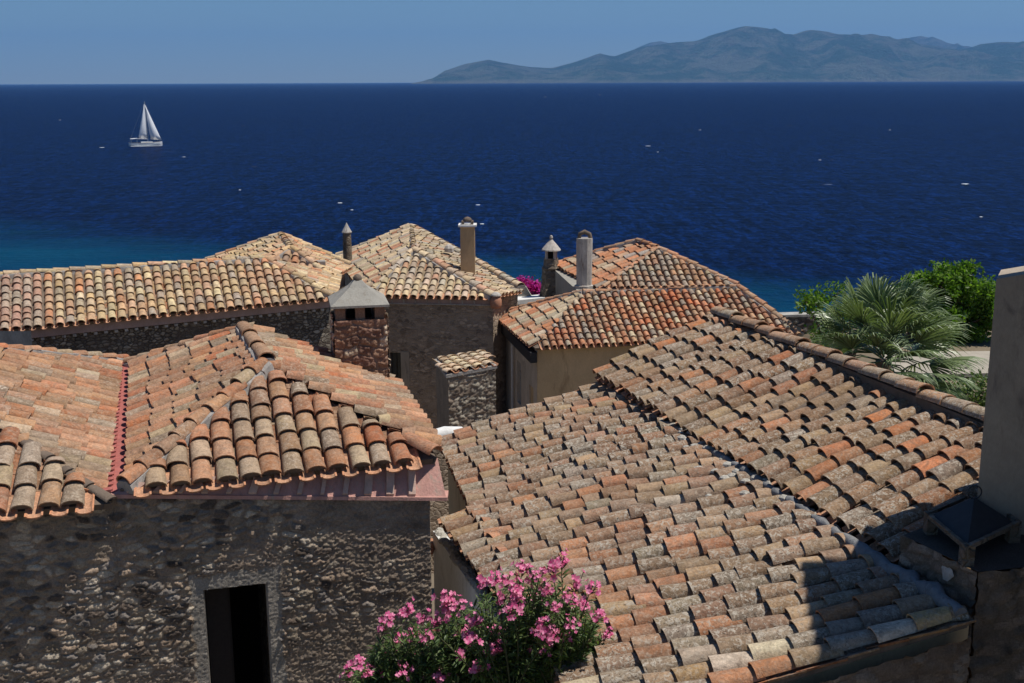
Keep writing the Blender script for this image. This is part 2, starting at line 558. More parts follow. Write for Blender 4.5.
# ------------------------------------------------------------ walls
def wall_ring(mb, ring, zbot, holes=None, depth=.25, col=(1, 1, 1, 0)):
    """vertical walls under a ring of 3-D top points; holes[i]=[(s0,s1,z0,z1)] metres along side i, world z"""
    holes = holes or {}
    n = len(ring)
    cx = np.mean([p[0] for p in ring]); cy = np.mean([p[1] for p in ring])
    for i in range(n):
        a = np.array(ring[i], float); b = np.array(ring[(i + 1) % n], float)
        d = (b - a)[:2]; L = np.linalg.norm(d); d = d / L
        nin = A3(-d[1], d[0], 0)
        if (A3(cx, cy, 0) - A3(a[0], a[1], 0)) @ nin < 0: nin = -nin
        hs = holes.get(i, [])
        cuts = sorted({0.0, L, *[h[0] for h in hs], *[h[1] for h in hs]})

        def top(s): return a[2] + (b[2] - a[2]) * s / L

        def P(s, z, o=0.0): return (a[0] + d[0] * s + nin[0] * o, a[1] + d[1] * s + nin[1] * o, z)
        for c0, c1 in zip(cuts, cuts[1:]):
            hh = sorted([h for h in hs if h[0] <= c0 + 1e-6 and h[1] >= c1 - 1e-6], key=lambda h: h[2])
            z = zbot
            for h in hh:
                mb.quad(P(c0, z), P(c1, z), P(c1, h[2]), P(c0, h[2]), col=col); z = h[3]
            mb.quad(P(c0, z), P(c1, z), P(c1, top(c1)), P(c0, top(c0)), col=col)
        for (s0, s1, z0, z1) in hs:
            mb.quad(P(s0, z0), P(s0, z1), P(s0, z1, depth), P(s0, z0, depth), col=col)
            mb.quad(P(s1, z0), P(s1, z1), P(s1, z1, depth), P(s1, z0, depth), col=col)
            mb.quad(P(s0, z1), P(s1, z1), P(s1, z1, depth), P(s0, z1, depth), col=col)
            mb.quad(P(s0, z0), P(s1, z0), P(s1, z0, depth), P(s0, z0, depth), col=col)
    mb.add([tuple(p) for p in ring], [tuple(range(n))], col=col)
    mb.add([(p[0], p[1], zbot) for p in ring], [tuple(range(n - 1, -1, -1))], col=col)


def opening(par, a, b, s0, s1, z0, z1, depth, inside, name='window', frame=None, bars=True):
    """window or door filling set back in its hole"""
    a = np.array(a, float); b = np.array(b, float); d = unit(A3(b[0] - a[0], b[1] - a[1], 0))
    nin = A3(-d[1], d[0], 0)
    if (np.array(inside) - a) @ nin < 0: nin = -nin
    O = A3(a[0], a[1], 0) + nin * (depth - .06)

    def P(s, z, o=0): return tuple(O + d * s + nin * o + A3(0, 0, z))
    m = MB(); e = .03
    m.prism([P(s0 + .01, z0 + .01), P(s1 - .01, z0 + .01), P(s1 - .01, z1 - .01), P(s0 + .01, z1 - .01)], tuple(nin * .04), mi=0)
    w = m.build(name, M['glass'] if name == 'window' else M['dark_wood'], par)
    f = MB(); t = .05
    for (x0, x1, y0, y1) in ((s0, s0 + t, z0, z1), (s1 - t, s1, z0, z1), (s0 + t, s1 - t, z0, z0 + t), (s0 + t, s1 - t, z1 - t, z1)) + (((((s0 + s1) / 2 - .02), (s0 + s1) / 2 + .02, z0 + t, z1 - t),) if bars else ()):
        f.prism([P(x0, y0, -.03), P(x1, y0, -.03), P(x1, y1, -.03), P(x0, y1, -.03)], tuple(nin * .028))
    f.build('frame', frame or M['dark_wood'], w)
    return w


def stone_field(x, z, seed, sx=5.0, sz=8.0, warp=.15):
    """height 0..1, cell id, edge distance of a rubble wall at wall coordinates"""
    w1 = noise.noise(Vector((x * 2.3, z * 2.3, seed))) * warp
    w2 = noise.noise(Vector((x * 2.3, z * 2.3, seed + 9))) * warp
    w3 = noise.noise(Vector((x * 9, z * 9, seed + 4))) * .10
    d, p = noise.voronoi(Vector((x * sx + w1 * sx * .5 + w3, z * sz + w2 * sz * .5 + w3, seed)))
    ed = d[1] - d[0]
    return ed, p[0][0] * 12.99 + p[0][1] * 7.23


def block_field(x, z, seed, bw=.30, bh=.155):
    """roughly coursed blocks: edge distance and id"""
    x += noise.noise(Vector((x * 3.1, z * 3.1, seed))) * .08 + noise.noise(Vector((x * 12, z * 12, seed))) * .022
    z += noise.noise(Vector((x * 2.6, z * 2.6, seed + 7))) * .10 + noise.noise(Vector((x * 11, z * 11, seed + 5))) * .020
    r = math.floor(z / bh); fz = z / bh - r
    o = math.sin(r * 12.9 + seed) * 43.7 % 1.0; bwr = bw * (.7 + .7 * (math.sin(r * 5.3 + seed) * 17.1 % 1.0))
    q = x / bwr + o; c = math.floor(q); fx = q - c
    sh = (math.sin(c * 7.7 + r * 3.1) * 91.3 % 1.0 - .5) * .3
    return min(fx * bwr, (1 - fx) * bwr, fz * bh * (1.0 + sh), (1 - fz) * bh * (1 - sh)) * 9, c * 3.37 + r * 7.13 + seed


def relief_wall(mb, a, d, L, zlo, ztopf, res, seed, amp=.05, hole=None, sx=5, sz=8, pal=None, mortar=(.12, .10, .085), plast=None, nout=None, rough=.012, blocks=None, surround=None, ff=14, midk=.35):
    """modelled rubble face from point a along horizontal unit d; ztopf(s)->z"""
    if pal is None: pal = [(.16, .14, .12), (.24, .21, .17), (.32, .28, .22), (.13, .11, .10)]
    if nout is None:
        nout = A3(d[1], -d[0], 0)
    nx = int(L / res) + 1; ztm = max(ztopf(0), ztopf(L)); nz = int((ztm - zlo) / res) + 1
    idx = {}; vs = []; cols = {}
    for i in range(nx + 1):
        s = min(L, i * L / nx); zt = ztopf(s)
        for j in range(nz + 1):
            z = zlo + (zt - zlo) * j / nz
            ed, cid = block_field(s, z, seed, *blocks) if blocks else stone_field(s, z, seed, sx, sz)
            st = min(1, max(0, (ed - .03) / .22)); st = st * st * (3 - 2 * st)
            pm = plast(s, z) if plast else 0.0
            hsh = (math.sin(cid * 91.7) * 4373.3) % 1.0
            fine = noise.fractal(Vector((s * ff, z * ff * 1.35, seed)), .7, 2.1, 4)
            mid = noise.fractal(Vector((s * 4, z * 4, seed + 3)), .9, 2.1, 3)
            hgt = amp * st * max(0, 1 - pm) * (.35 + .9 * hsh) + fine * rough * (1 + .6 * st) * (.45 if pm > 1 else 1) + mid * amp * midk
            edge = min(1, j / 3, (nz - j) / 3 + 1)
            p = A3(a[0], a[1], 0) + d * s + nout * hgt; p[2] = z
            idx[i, j] = len(vs); vs.append(tuple(p))
            c = pal[int(hsh * len(pal)) % len(pal)]; b_ = .75 + .5 * ((math.sin(cid * 13.1) * 777.7) % 1.0); c = (c[0] * b_, c[1] * b_, c[2] * b_)
            mo = mortar
            if surround and pm > 1: mo = surround; pm = 1.0
            k = st * (1 - pm)
            cols[i, j] = tuple(mo[q] * (1 - k) + c[q] * k for q in range(3)) + (0,)
    o = len(mb.v); mb.v.extend(vs)
    for i in range(nx):
        s = (i + .5) * L / nx
        for j in range(nz):
            z = zlo + (ztopf(s) - zlo) * (j + .5) / nz
            if hole and hole[0] < s < hole[1] and hole[2] < z < hole[3]: continue
            mb.f.append([o + idx[i, j], o + idx[i + 1, j], o + idx[i + 1, j + 1], o + idx[i, j + 1]])
            mb.c.append(cols[i, j]); mb.sm.append(True); mb.mi.append(0)


# =====================================================================
#  SETTING
# =====================================================================
# camera
cam_d = bpy.data.cameras.new('camera'); cam = bpy.data.objects.new('camera', cam_d); COL.objects.link(cam)
cam.location = (0, 0, H); cam.rotation_mode = 'QUATERNION'
cam.rotation_quaternion = (Matrix.Rotation(math.pi / 2 - PITCH, 3, 'X') @ Matrix.Rotation(-ROLL, 3, 'Z')).to_quaternion()
cam_d.sensor_width = 36; cam_d.lens = 36 * F / 1024; cam_d.clip_end = 120000; cam_d.clip_start = .1
scene.camera = cam

# light: high sun from the right, nearly in the plane of the house fronts
SUN = A3(-.42, .03, -1.0)            # travel direction
elev = math.atan2(1.0, math.hypot(SUN[0], SUN[1]))
sd = bpy.data.lights.new('sun', 'SUN'); so = bpy.data.objects.new('sun', sd); COL.objects.link(so)
sd.energy = 4.9; sd.angle = math.radians(.53); sd.color = (1.0, .955, .88)
so.rotation_euler = Vector(tuple(-SUN)).to_track_quat('Z', 'Y').to_euler()
so.location = (20, 0, 60)
w = bpy.data.worlds.new('World'); scene.world = w; w.use_nodes = True
wn = w.node_tree; bg = wn.nodes['Background']; bg.inputs['Strength'].default_value = .06
sky = wn.nodes.new('ShaderNodeTexSky'); sky.sky_type = 'NISHITA'; sky.sun_disc = False
sky.sun_elevation = elev
sky.sun_rotation = math.atan2(-SUN[0], -SUN[1])
sky.altitude = 20; sky.air_density = 1.0; sky.dust_density = 0.0; sky.ozone_density = 4.0
tn = wn.nodes.new('ShaderNodeMix'); tn.data_type = 'RGBA'; tn.blend_type = 'MULTIPLY'; tn.inputs[0].default_value = 1.0; tn.inputs[7].default_value = (.70, .91, 1.12, 1)
wn.links.new(sky.outputs[0], tn.inputs[6]); wn.links.new(tn.outputs[2], bg.inputs['Color'])
scene.view_settings.view_transform = 'Standard'; scene.view_settings.look = 'None'
scene.view_settings.exposure = 0.0; scene.view_settings.gamma = 1.0


# sea
def sea_material():
    k = NT('sea_water')
    tc = k.n('ShaderNodeTexCoord'); g = k.n('ShaderNodeSeparateXYZ'); k.l(tc.outputs['Object'], g.inputs[0])
    X, Y = g.outputs[0], g.outputs[1]
    v = k.coord((1, 1, 1)); vs = k.coord((.35, 1.0, 1))
    # shallows beside the shore: further out on the left
    n1 = k.noise(k.coord((.3, 1, 1)), .012, 4, .6)
    # boundary distance falls from 205 m on the left to 150 m on the right
    bd = k.math('ADD', k.math('MULTIPLY', X, -.56), 150.0)
    dd = k.math('SUBTRACT', k.math('ADD', bd, k.math('MULTIPLY', k.math('SUBTRACT', n1, .5), 90.0)), Y)
    sh = k.n('ShaderNodeMapRange', _interpolation_type='SMOOTHSTEP'); sh.inputs['From Min'].default_value = -16; sh.inputs['From Max'].default_value = 22
    k.l(dd, sh.inputs['Value'])
    reef = k.ramp(k.noise(k.coord((.4, 1, 1)), .05, 4, .6), [(.38, .15), (.6, 1.0)])
    deep = k.mix(k.noise(vs, .004, 5, .6), (.0006, .0066, .038), (.0013, .0115, .060))
    sw = k.math('ADD', k.math('ADD', k.math('MULTIPLY', k.noise(k.coord((1.1, .45, 1)), 1.0, 4, .75), .46), k.math('MULTIPLY', k.noise(k.coord((.50, .12, 1)), 1.0, 5, .75), .38)), k.math('MULTIPLY', k.noise(k.coord((.18, .025, 1)), 1.0, 6, .8), .16))  # light and shade of the ripples put into the water colour
    deep = k.mix(1.0, deep, k.ramp(sw, [(.42, .30), (.50, .85), (.585, 2.5)]), 'MULTIPLY')
    teal = k.mix(reef, (.001, .030, .085), (.001, .056, .118))
    c = k.mix(k.math('MULTIPLY', sh.outputs[0], .9), deep, teal)
    fl = k.noise(k.coord((.55, 1.5, 1)), .16, 3, .55)
    fl2 = k.noise(vs, .02, 3, .6)
    foam = k.math('MULTIPLY', k.ramp(fl, [(.735, 0.0), (.775, 1.0)]), k.ramp(fl2, [(.45, 0.0), (.65, 1.0)]))
    c = k.mix(foam, c, (.55, .60, .66))
    b1 = k.bump(k.noise(vs, .20, 6, .7), 1.0, 2.4)
    b2 = k.bump(k.noise(k.coord((.7, 1, 1)), .9, 5, .7), 1.0, .55, b1)
    k.fin(c, .36, .02, b2)
    k.b.inputs['IOR'].default_value = 1.33
    return k.m


m = MB(); xs = np.concatenate([np.linspace(-15000, -400, 14), np.linspace(-300, 300, 13), np.linspace(400, 15000, 14)]); ys = np.concatenate([np.linspace(-250, 500, 16), np.geomspace(600, 25500, 22)])
vv = [(x, y, 0.0) for y in ys for x in xs]; W_ = len(xs)
m.add(vv, [(j * W_ + i, j * W_ + i + 1, (j + 1) * W_ + i + 1, (j + 1) * W_ + i) for j in range(len(ys) - 1) for i in range(W_ - 1)])
tag(m.build('sea', sea_material()), kind='structure')


# land under the town
def land_z(x, y):
    z = -9.6 - .095 * max(0, min(y, 46) - 8)
    t = min(1, max(0, (x - 10.6) / 1.2)) * min(1, max(0, (y - 27) / 6))
    z = z * (1 - t) + -9.75 * t
    if y > 46.5:
        z -= (y - 46.5) * .75
    z += noise.noise(Vector((x * .12, y * .12, 2))) * .25
    z = max(z, -27.0)
    return z + H


k = NT('dry_ground'); v = k.coord(); c = k.mix(k.noise(v, .8, 6, .65), (.14, .11, .075), (.26, .21, .15)); M['ground'] = k.fin(c, .95, .1, k.bump(k.noise(v, 6, 6, .7), .7, .06))
m = MB(); nx, ny = 90, 70
for j in range(ny + 1):
    for i in range(nx + 1):
        x = -70 + 150 * i / nx; y = -25 + 125 * j / ny; m.v.append((x, y, land_z(x, y)))
for j in range(ny):
    for i in range(nx):
        m.f.append([j * (nx + 1) + i, j * (nx + 1) + i + 1, (j + 1) * (nx + 1) + i + 1, (j + 1) * (nx + 1) + i]); m.c.append((1, 1, 1, 0)); m.sm.append(True); m.mi.append(0)
tag(m.build('ground', M['ground']), kind='structure')

# far hills
SIL = [(300, 92), (425, 83), (436, 79), (450, 70), (468, 64), (490, 60), (505, 63), (530, 67), (552, 68), (575, 62), (598, 54), (612, 57), (640, 48), (665, 44), (692, 42), (712, 35), (738, 28), (757, 30), (770, 35), (785, 36), (800, 31), (830, 36), (860, 38), (880, 41), (900, 43), (925, 47), (945, 51), (970, 45), (990, 43), (1024, 45), (1080, 38), (1160, 46), (1260, 40), (1400, 60)]
SIL2 = [(560, 84), (600, 66), (640, 46), (652, 42), (668, 45), (700, 52), (760, 60), (840, 50), (870, 44), (905, 37), (918, 39), (945, 46), (985, 60), (1040, 50), (1100, 60)]


def interp(tab, x):
    return float(np.interp(x, [t[0] for t in tab], [t[1] for t in tab]))


def hills(name, tab, y0, yr, y1, step, seed, mat):
    m = MB(); x0 = (tab[0][0] - 512) / F * yr; x1 = (tab[-1][0] - 512) / F * yr
    nx = int((x1 - x0) / step); ny = int((y1 - y0) / step)
    for j in range(ny + 1):
        y = y0 + (y1 - y0) * j / ny
        for i in range(nx + 1):
            x = x0 + (x1 - x0) * i / nx
            px = 512 + F * x / yr
            hr = max(0, (81.8 - (px - 512) * .0042 - interp(tab, px))) / F * yr
            if y < yr: t = (y - y0) / (yr - y0); t = t ** .8
            else: t = 1 - (y - yr) / (y1 - yr)
            rid = noise.fractal(Vector((x / 900, y / 900, seed)), .9, 2.1, 6)
            r2 = 1 - abs(noise.noise(Vector((x / 650 + 3, y / 1300, seed + 2)))) * 1.6
            rid += .35 * noise.fractal(Vector((x / 260, y / 260, seed + 5)), .6, 2.1, 5)
            z = hr * t * (1 + .10 * rid * (1 if abs(y - yr) > 300 else .2)) + (hr * .55 * (rid * .5 + (r2 - .6) * .6)) * 4 * t * (1 - t) * .6
            m.v.append((x, y, z - 12 + (18 if t > .0 and hr > 0 else 0)))
    for j in range(ny):
        for i in range(nx):
            m.f.append([j * (nx + 1) + i, j * (nx + 1) + i + 1, (j + 1) * (nx + 1) + i + 1, (j + 1) * (nx + 1) + i]); m.c.append((1, 1, 1, 0)); m.sm.append(True); m.mi.append(0)
    tag(m.build(name, mat), kind='structure')


k = NT('hill_scrub'); v = k.coord((.001, .001, .001)); n1 = k.noise(v, 1.6, 8, .7); n2 = k.noise(v, 6, 6, .7)
c = k.mix(k.ramp(n1, [(.44, 0.0), (.56, 1.0)]), (.075, .15, .08), (.21, .25, .165)); c = k.mix(k.ramp(n2, [(.55, 0.0), (.7, .6)]), c, (.19, .17, .125))
g_ = k.n('ShaderNodeNewGeometry'); sx3 = k.n('ShaderNodeSeparateXYZ'); k.l(g_.outputs['Position'], sx3.inputs[0])
c = k.mix(k.ramp(k.math('MULTIPLY', sx3.outputs[2], .01), [(.10, .45), (.50, 0.0)]), c, (.36, .34, .29))
M['hill'] = k.fin(c, .95, .05, k.bump(k.noise(v, 5, 9, .75), 1.0, 420))
hills('hills', SIL, 13200, 15800, 19000, 62, 3, M['hill'])
hills('hills', SIL2, 17600, 20500, 22500, 170, 8, M['hill'])

# air
k = NT('air'); k.t.nodes.remove(k.b)
pv = k.n('ShaderNodeVolumePrincipled'); pv.inputs['Density'].default_value = 4.2e-5; pv.inputs['Color'].default_value = (.19, .46, 1.0, 1); pv.inputs['Anisotropy'].default_value = .1
k.l(pv.outputs[0], k.out.inputs['Volume'])
m = MB(); m.box((0, 12750, -60), 33000, 27500, 1150); tag(m.build('haze', k.m), kind='stuff')


# =====================================================================
#  HOUSE A  (left foreground)
# =====================================================================
rngA = random.Random(5)
gA = H - 9.4
FL = WY(120, 489, 13.6); FR = WZ(437, 458, FL[2] - H)
uA = unit(A3(-.3228, .9465, 0)); vA = unit(FR - FL)
nF = facet_plane(FL, FR, 22)
R1 = on_plane(FL, nF, 266, 368)
R0 = WZ(244, 331, R1[2] - H)
BR = WZ(393, 384, FR[2] - H)               # back end of the right eave
BL = WZ(128, 366, FL[2] - H - .05)
# left wing
F2R = WY(113, 503, 13.45); F2L = WZ(-150, 526, F2R[2] - H)
n2 = facet_plane(F2L, F2R, 22)
H2 = on_plane(F2R, n2, -60, 383)           # up the hip, beyond the frame
B2R = WZ(126, 362, F2R[2] - H)             # back end of the valley eave
n2r = unit(np.cross(B2R - F2R, H2 - F2R)); H2b = on_plane(F2R, n2r, -95, 343)

FLv = FL + vA * .09; BLv = BL + vA * .06; R0v = R0; F2R = F2R - vA * .02; F2Rv = F2R - vA * .08; B2Rv = B2R - vA * .06
base = A3((FL + FR)[0] / 2, FL[1] + .5, gA)
A = thing('stone_house', base, 'rubble stone house at lower left with hipped pink-orange tile roofs above a black doorway', 'house')
roof = MB()
tiled_facet(roof, [FL, FR - vA * .05, R1 - vA * .05 - A3(0, 0, .02)], FL, FR, .285, .40, PAL_A, rngA, w=.94, h=.095, eave_out=.12, plug=True)
tiled_facet(roof, [FR, BR, R0, R1], FR, BR, .285, .37, PAL_A, rngA, w=.90, h=.10, eave_out=.06, lift=.05)
tiled_facet(roof, [BLv, FLv, R1, R0], FLv, BLv, .285, .37, PAL_A, rngA, w=.88, h=.10, eave_out=-.04, mess=.15)
# back slope, falls away from the viewer
bk = A3(0, 0, 0)
BRb = BR + uA * 1.2 + A3(0, 0, 0); BLb = BL + uA * 1.2
rA = roof.build('roof', [M['tile_near'], M['bed']], A)
cap = MB(); bed = MB()
ct_ = MB(); cap_line(ct_, FR + A3(-.03, -.06, .03), FR + (R1 - FR) * .17 + A3(0, 0, .02), .25, .5, PAL_A, rngA); ct_.build('corner_tile', M['tile_near'], rA)
cap_line(cap, FL + A3(.05, 0, .03), R1 + A3(0, 0, .05), .23, .36, PAL_A, rngA, bed=bed)
cap_line(cap, R1 + A3(0, 0, .07), R0 + A3(0, 0, .05), .27, 1.0, PAL_A[:2], rngA, bed=bed, sagging=0)
cap_line(cap, BL + A3(0, 0, .02), R0 + A3(0, 0, .02), .20, .36, PAL_A, rngA, height=.08, bed=bed)
cap_line(cap, BR + A3(0, 0, .02), R0 + A3(0, 0, .02), .20, .36, PAL_A, rngA, height=.08, bed=bed)
cap.build('ridge_cap', M['tile_near'], rA); bed.build('mortar_bed', M['mortar'], rA)
roof2 = MB()
tiled_facet(roof2, [F2L, F2R, H2], F2L, F2R, .29, .41, PAL_A + [(3, (.42, .32, .225), .6)], rngA, w=.94, h=.095, eave_out=.07, plug=True)
tiled_facet(roof2, [F2Rv, B2Rv, H2b, H2], F2Rv, B2Rv, .30, .38, PAL_A, rngA, w=.90, h=.075, eave_out=-.02, mess=.1)
r2 = roof2.build('roof', [M['tile_near'], M['bed']], A); tag(r2, 'left wing roof with its hip cut by the frame')
cap2 = MB(); bed2 = MB()
cap_line(cap2, B2R + A3(0, 0, .02), H2b + A3(0, 0, .02), .2, .36, PAL_A, rngA, height=.07, bed=bed2)
cap2.build('ridge_cap', M['tile_near'], r2); bed2.build('mortar_bed', M['mortar'], r2)
hb = MB(); cap_line(hb, F2R + A3(0, 0, .0), H2 + A3(0, 0, .0), .16, .4, [(1, (.16, .11, .09), .3)], rngA, height=.05, lift=.0)
hb.build('hip_joint', M['bed'], r2)
# red painted valley strip with its toothed edge
val = MB()
va = WY(117, 499, 13.5) ; vb = BL * .5 + B2R * .5
dv = unit(vb - va); av = unit(np.cross(dv, A3(0, 0, 1)))
Lv = np.linalg.norm(vb - va)
va = va + dv * .12; val.prism([va - av * .07 + A3(0, 0, .05), va + av * .07 + A3(0, 0, .05), vb + av * .07 + A3(0, 0, .05), vb - av * .07 + A3(0, 0, .05)], (0, 0, -.13))
for i in range(int(Lv / .2)):
    q = va + dv * (.12 + i * .2)
    val.prism([q + av * s_ * .17 + dv * t_ * .055 + A3(0, 0, .075 + .015 * s_) for s_, t_ in ((-1, -1), (-.3, -1), (-.3, 1), (-1, 1))], (0, 0, -.04))
    val.prism([q + av * s_ * .17 + dv * (t_ * .045 + .1) + A3(0, 0, .07) for s_, t_ in ((.35, -1), (.85, -1), (.85, 1), (.35, 1))], (0, 0, -.04))
val.build('valley_strip', M['red_paint'], A)
# cornice: plastered fascia between tile edge and wall head, deeper to the right
corn = MB()
cb0 = WY(112, 494, 13.56); cb1 = WY(446, 497, 14.62)
ct0 = FL + A3(.0, .06, -.02); ct1 = FR + A3(.0, .10, -.03)
crr = cb1 + uA * 2.9; ctr = BR + A3(-.1, 0, -.05)
corn.quad(cb0, cb1, ct1, ct0); corn.quad(cb1, crr, ctr, ct1)
lip0, lip1 = cb0 + A3(-.02, -.02, -.055), cb1 + A3(.05, -.02, -.055)
corn.prism([cb0 + A3(-.02, -.025, 0.002), cb1 + A3(.02, -.025, .002), cb1 + A3(.02, .25, .002), cb0 + A3(-.02, .25, .002)], (0, 0, -.05))
corn.build('cornice', M['pink'], A)
nfo = unit(np.cross(cb1 - cb0, ct0 - cb0)); nfo = nfo if nfo[1] < 0 else -nfo
for i in range(1, 14):  # raised pale bars added as the sunlit stripes between tile shadows
    u_ = i / 14.3
    tp = ct0 * (1 - u_) + ct1 * u_; bt_ = cb0 * (1 - u_ + .018) + cb1 * (u_ - .018)
    hgt_ = np.linalg.norm(tp - bt_)
    if hgt_ < .08: continue
    tp = tp + (bt_ - tp) * .12; bt_ = bt_ + A3(0, 0, .012); e_ = unit(cb1 - cb0) * .035
    e_ = e_ * rngA.uniform(.7, 1.5); tp = tp + e_ * rngA.uniform(-.3, .3); stripe = MB(); stripe.add([tp - e_, tp + e_, tp + e_ + nfo * .10, tp - e_ + nfo * .10, bt_ - e_, bt_ + e_, bt_ + e_ + nfo * .035, bt_ - e_ + nfo * .035],
             [(0, 1, 2, 3), (7, 6, 5, 4), (3, 2, 6, 7), (1, 5, 6, 2), (0, 3, 7, 4), (0, 4, 5, 1)]); stripe.build('cornice_sun_stripe', M['sun_stripe'], A)
# facade (displaced rubble)
wa = A3(cb0[0], cb0[1] + .03, 0); wb = A3(cb1[0] - .22, cb1[1] - .01, 0)
dW = unit(wb - wa); Lw = np.linalg.norm(wb - wa)
ext = 3.4
wa2 = wa - dW * ext
zT = cb0[2] - .05; zT1 = cb1[2] - .05


def zt(s):
    if s < ext - .02: return F2R[2] - .02
    return zT + (zT1 - zT) * (s - ext) / Lw


def hit_wall(px, py):
    d_ = ray(px, py); nn = A3(dW[1], -dW[0], 0)
    return d_ * (((wa - CAM) @ nn) / (d_ @ nn)) + CAM


h0 = hit_wall(203, 590); h1 = hit_wall(267, 585)
hs0 = (h0 - wa2) @ dW; hs1 = (h1 - wa2) @ dW; hz = h0[2]


def plastA(s, z):
    q = noise.noise(Vector((s * .9, z * .9, 41))) + .8 * max(0, (s - ext - 1.6) / 3.0) * max(0, (zT - z) / 1.2)
    if hs0 - .20 < s < hs1 + .20 and z < hz + .22:
        e_ = min(s - hs0 + .20, hs1 + .20 - s, hz + .22 - z) + noise.noise(Vector((s * 7, z * 7, 2))) * .07
        if e_ > .03: return 1.6
    return min(1, max(0, (q - .12) / .3)) * .7


fac = MB()
relief_wall(fac, wa2, dW, ext + Lw, gA + .0, zt, .0155, 12.3, amp=.029, surround=(.34, .30, .25), ff=30, hole=(hs0, hs1, gA - 1, hz), sx=5.4, sz=11.0, plast=plastA,
            pal=[(.34, .265, .19), (.46, .37, .27), (.60, .50, .38), (.15, .115, .09), (.42, .31, .22), (.25, .215, .185)], mortar=(.31, .24, .18), rough=.013, midk=.12)
fac.build('front_wall', M['relief'], A)
sw_ = MB()
q0 = A3(wb[0], wb[1], zT1 - .40) - dW * .01; q1 = q0 + uA * 3.0
ins = uA * .35
wall_ring(sw_, [q0 + uA * .02, q1, wa2 + uA * 3.0 + A3(0, 0, zT - .40), A3(wa2[0], wa2[1], zT - .40) + uA * .34, A3(wa2[0], wa2[1], zT - .40) + uA * .34 + dW * (hs0 - .1), A3(wa2[0], wa2[1], zT - .40) + uA * 2.6 + dW * (hs0 - .1), A3(wa2[0], wa2[1], zT - .40) + uA * 2.6 + dW * (hs1 + .1), A3(wa2[0], wa2[1], zT - .40) + uA * .34 + dW * (hs1 + .1), A3(wa2[0], wa2[1], zT - .40) + uA * .34 + dW * (ext + Lw - .4), A3(wa2[0], wa2[1], zT - .40) + uA * .02 + dW * (ext + Lw - .4)], gA)
sw_.build('wall', M['stone_dark'], A)
# doorway: thick surround, dark room inside, half-open leaf
sur = MB()
for (s0, s1, z0, z1) in ((hs0 - .10, hs0 + .012, gA, hz + .10), (hs1 - .012, hs1 + .10, gA, hz + .10), (hs0 + .012, hs1 - .012, hz - .012, hz + .10)):
    ns, nz = 4, max(3, int((z1 - z0) / .10)); nn = A3(dW[1], -dW[0], 0)
    sur.prism([tuple(A3(wa2[0], wa2[1], 0) + dW * s_ + nn * -.02 + A3(0, 0, z_)) for s_, z_ in ((s0, z0), (s1, z0), (s1, z1), (s0, z1))], tuple(-nn * .42))
sur.build('door_surround', M['surround'], A)
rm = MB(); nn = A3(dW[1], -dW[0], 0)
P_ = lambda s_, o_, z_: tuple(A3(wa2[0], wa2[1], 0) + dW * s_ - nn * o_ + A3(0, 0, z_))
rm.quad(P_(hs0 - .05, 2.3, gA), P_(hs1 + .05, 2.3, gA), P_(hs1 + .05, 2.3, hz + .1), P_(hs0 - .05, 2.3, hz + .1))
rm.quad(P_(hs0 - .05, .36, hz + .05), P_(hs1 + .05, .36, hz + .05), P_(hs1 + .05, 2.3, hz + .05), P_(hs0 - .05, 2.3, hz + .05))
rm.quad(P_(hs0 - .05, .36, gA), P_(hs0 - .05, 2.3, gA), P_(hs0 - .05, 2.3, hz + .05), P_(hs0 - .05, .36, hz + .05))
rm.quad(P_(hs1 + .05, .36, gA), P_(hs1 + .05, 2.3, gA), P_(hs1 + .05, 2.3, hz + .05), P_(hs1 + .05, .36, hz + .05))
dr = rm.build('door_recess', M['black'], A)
lf = MB(); lf.prism([P_(hs0 + .02, .42, gA + .05), P_(hs0 + .30, .60, gA + .05), P_(hs0 + .30, .60, hz - .06), P_(hs0 + .02, .42, hz - .06)], (.02, .04, 0))
lf.build('door', M['dark_wood'], A)

# square stone chimney behind the right slope
cb = WY(360, 385, 18.6); cw = 52 / F * 18.9
ctop = WY(361, 306, 18.4)[2]; yaw = 0.0
zb = cb[2] - .9
ch = MB()
hw = cw / 2
c0 = A3(cb[0] - hw, 18.3, 0)


CD = unit(A3(1, .2, 0)); CN = A3(-CD[1], CD[0], 0)
c0 = A3(cb[0], 18.3 + hw, 0) - CD * hw - CN * hw


def chim_face(a, d, L, seed, zlo, zhi, hole=None):
    relief_wall(ch, a, d, L, zlo, lambda s: zhi, .014, seed, amp=.030, hole=hole, blocks=(.34, .175),
                pal=[(.44, .25, .16), (.36, .21, .14), (.58, .42, .29), (.48, .29, .19), (.62, .48, .34), (.30, .17, .12)], mortar=(.34, .23, .17), rough=.016, ff=12)


zw = ctop - .21
chim_face(c0, CD, cw, 30.5, zb, zw)
chim_face(c0 + CD * cw, CN, cw, 31.5, zb, zw)
chim_face(c0 + CN * cw, -CN, cw, 32.5, zb, zw)
chim_face(c0 + (CD + CN) * cw, -CD, cw, 33.5, zb, zw)
ccx, ccy = (c0 + (CD + CN) * hw)[:2]; yawc = math.atan2(CD[1], CD[0])
ch.box((ccx, ccy, zb), cw - .05, cw - .05, zw - zb - .01, rz=yawc, col=(.2, .1, .07, 0))
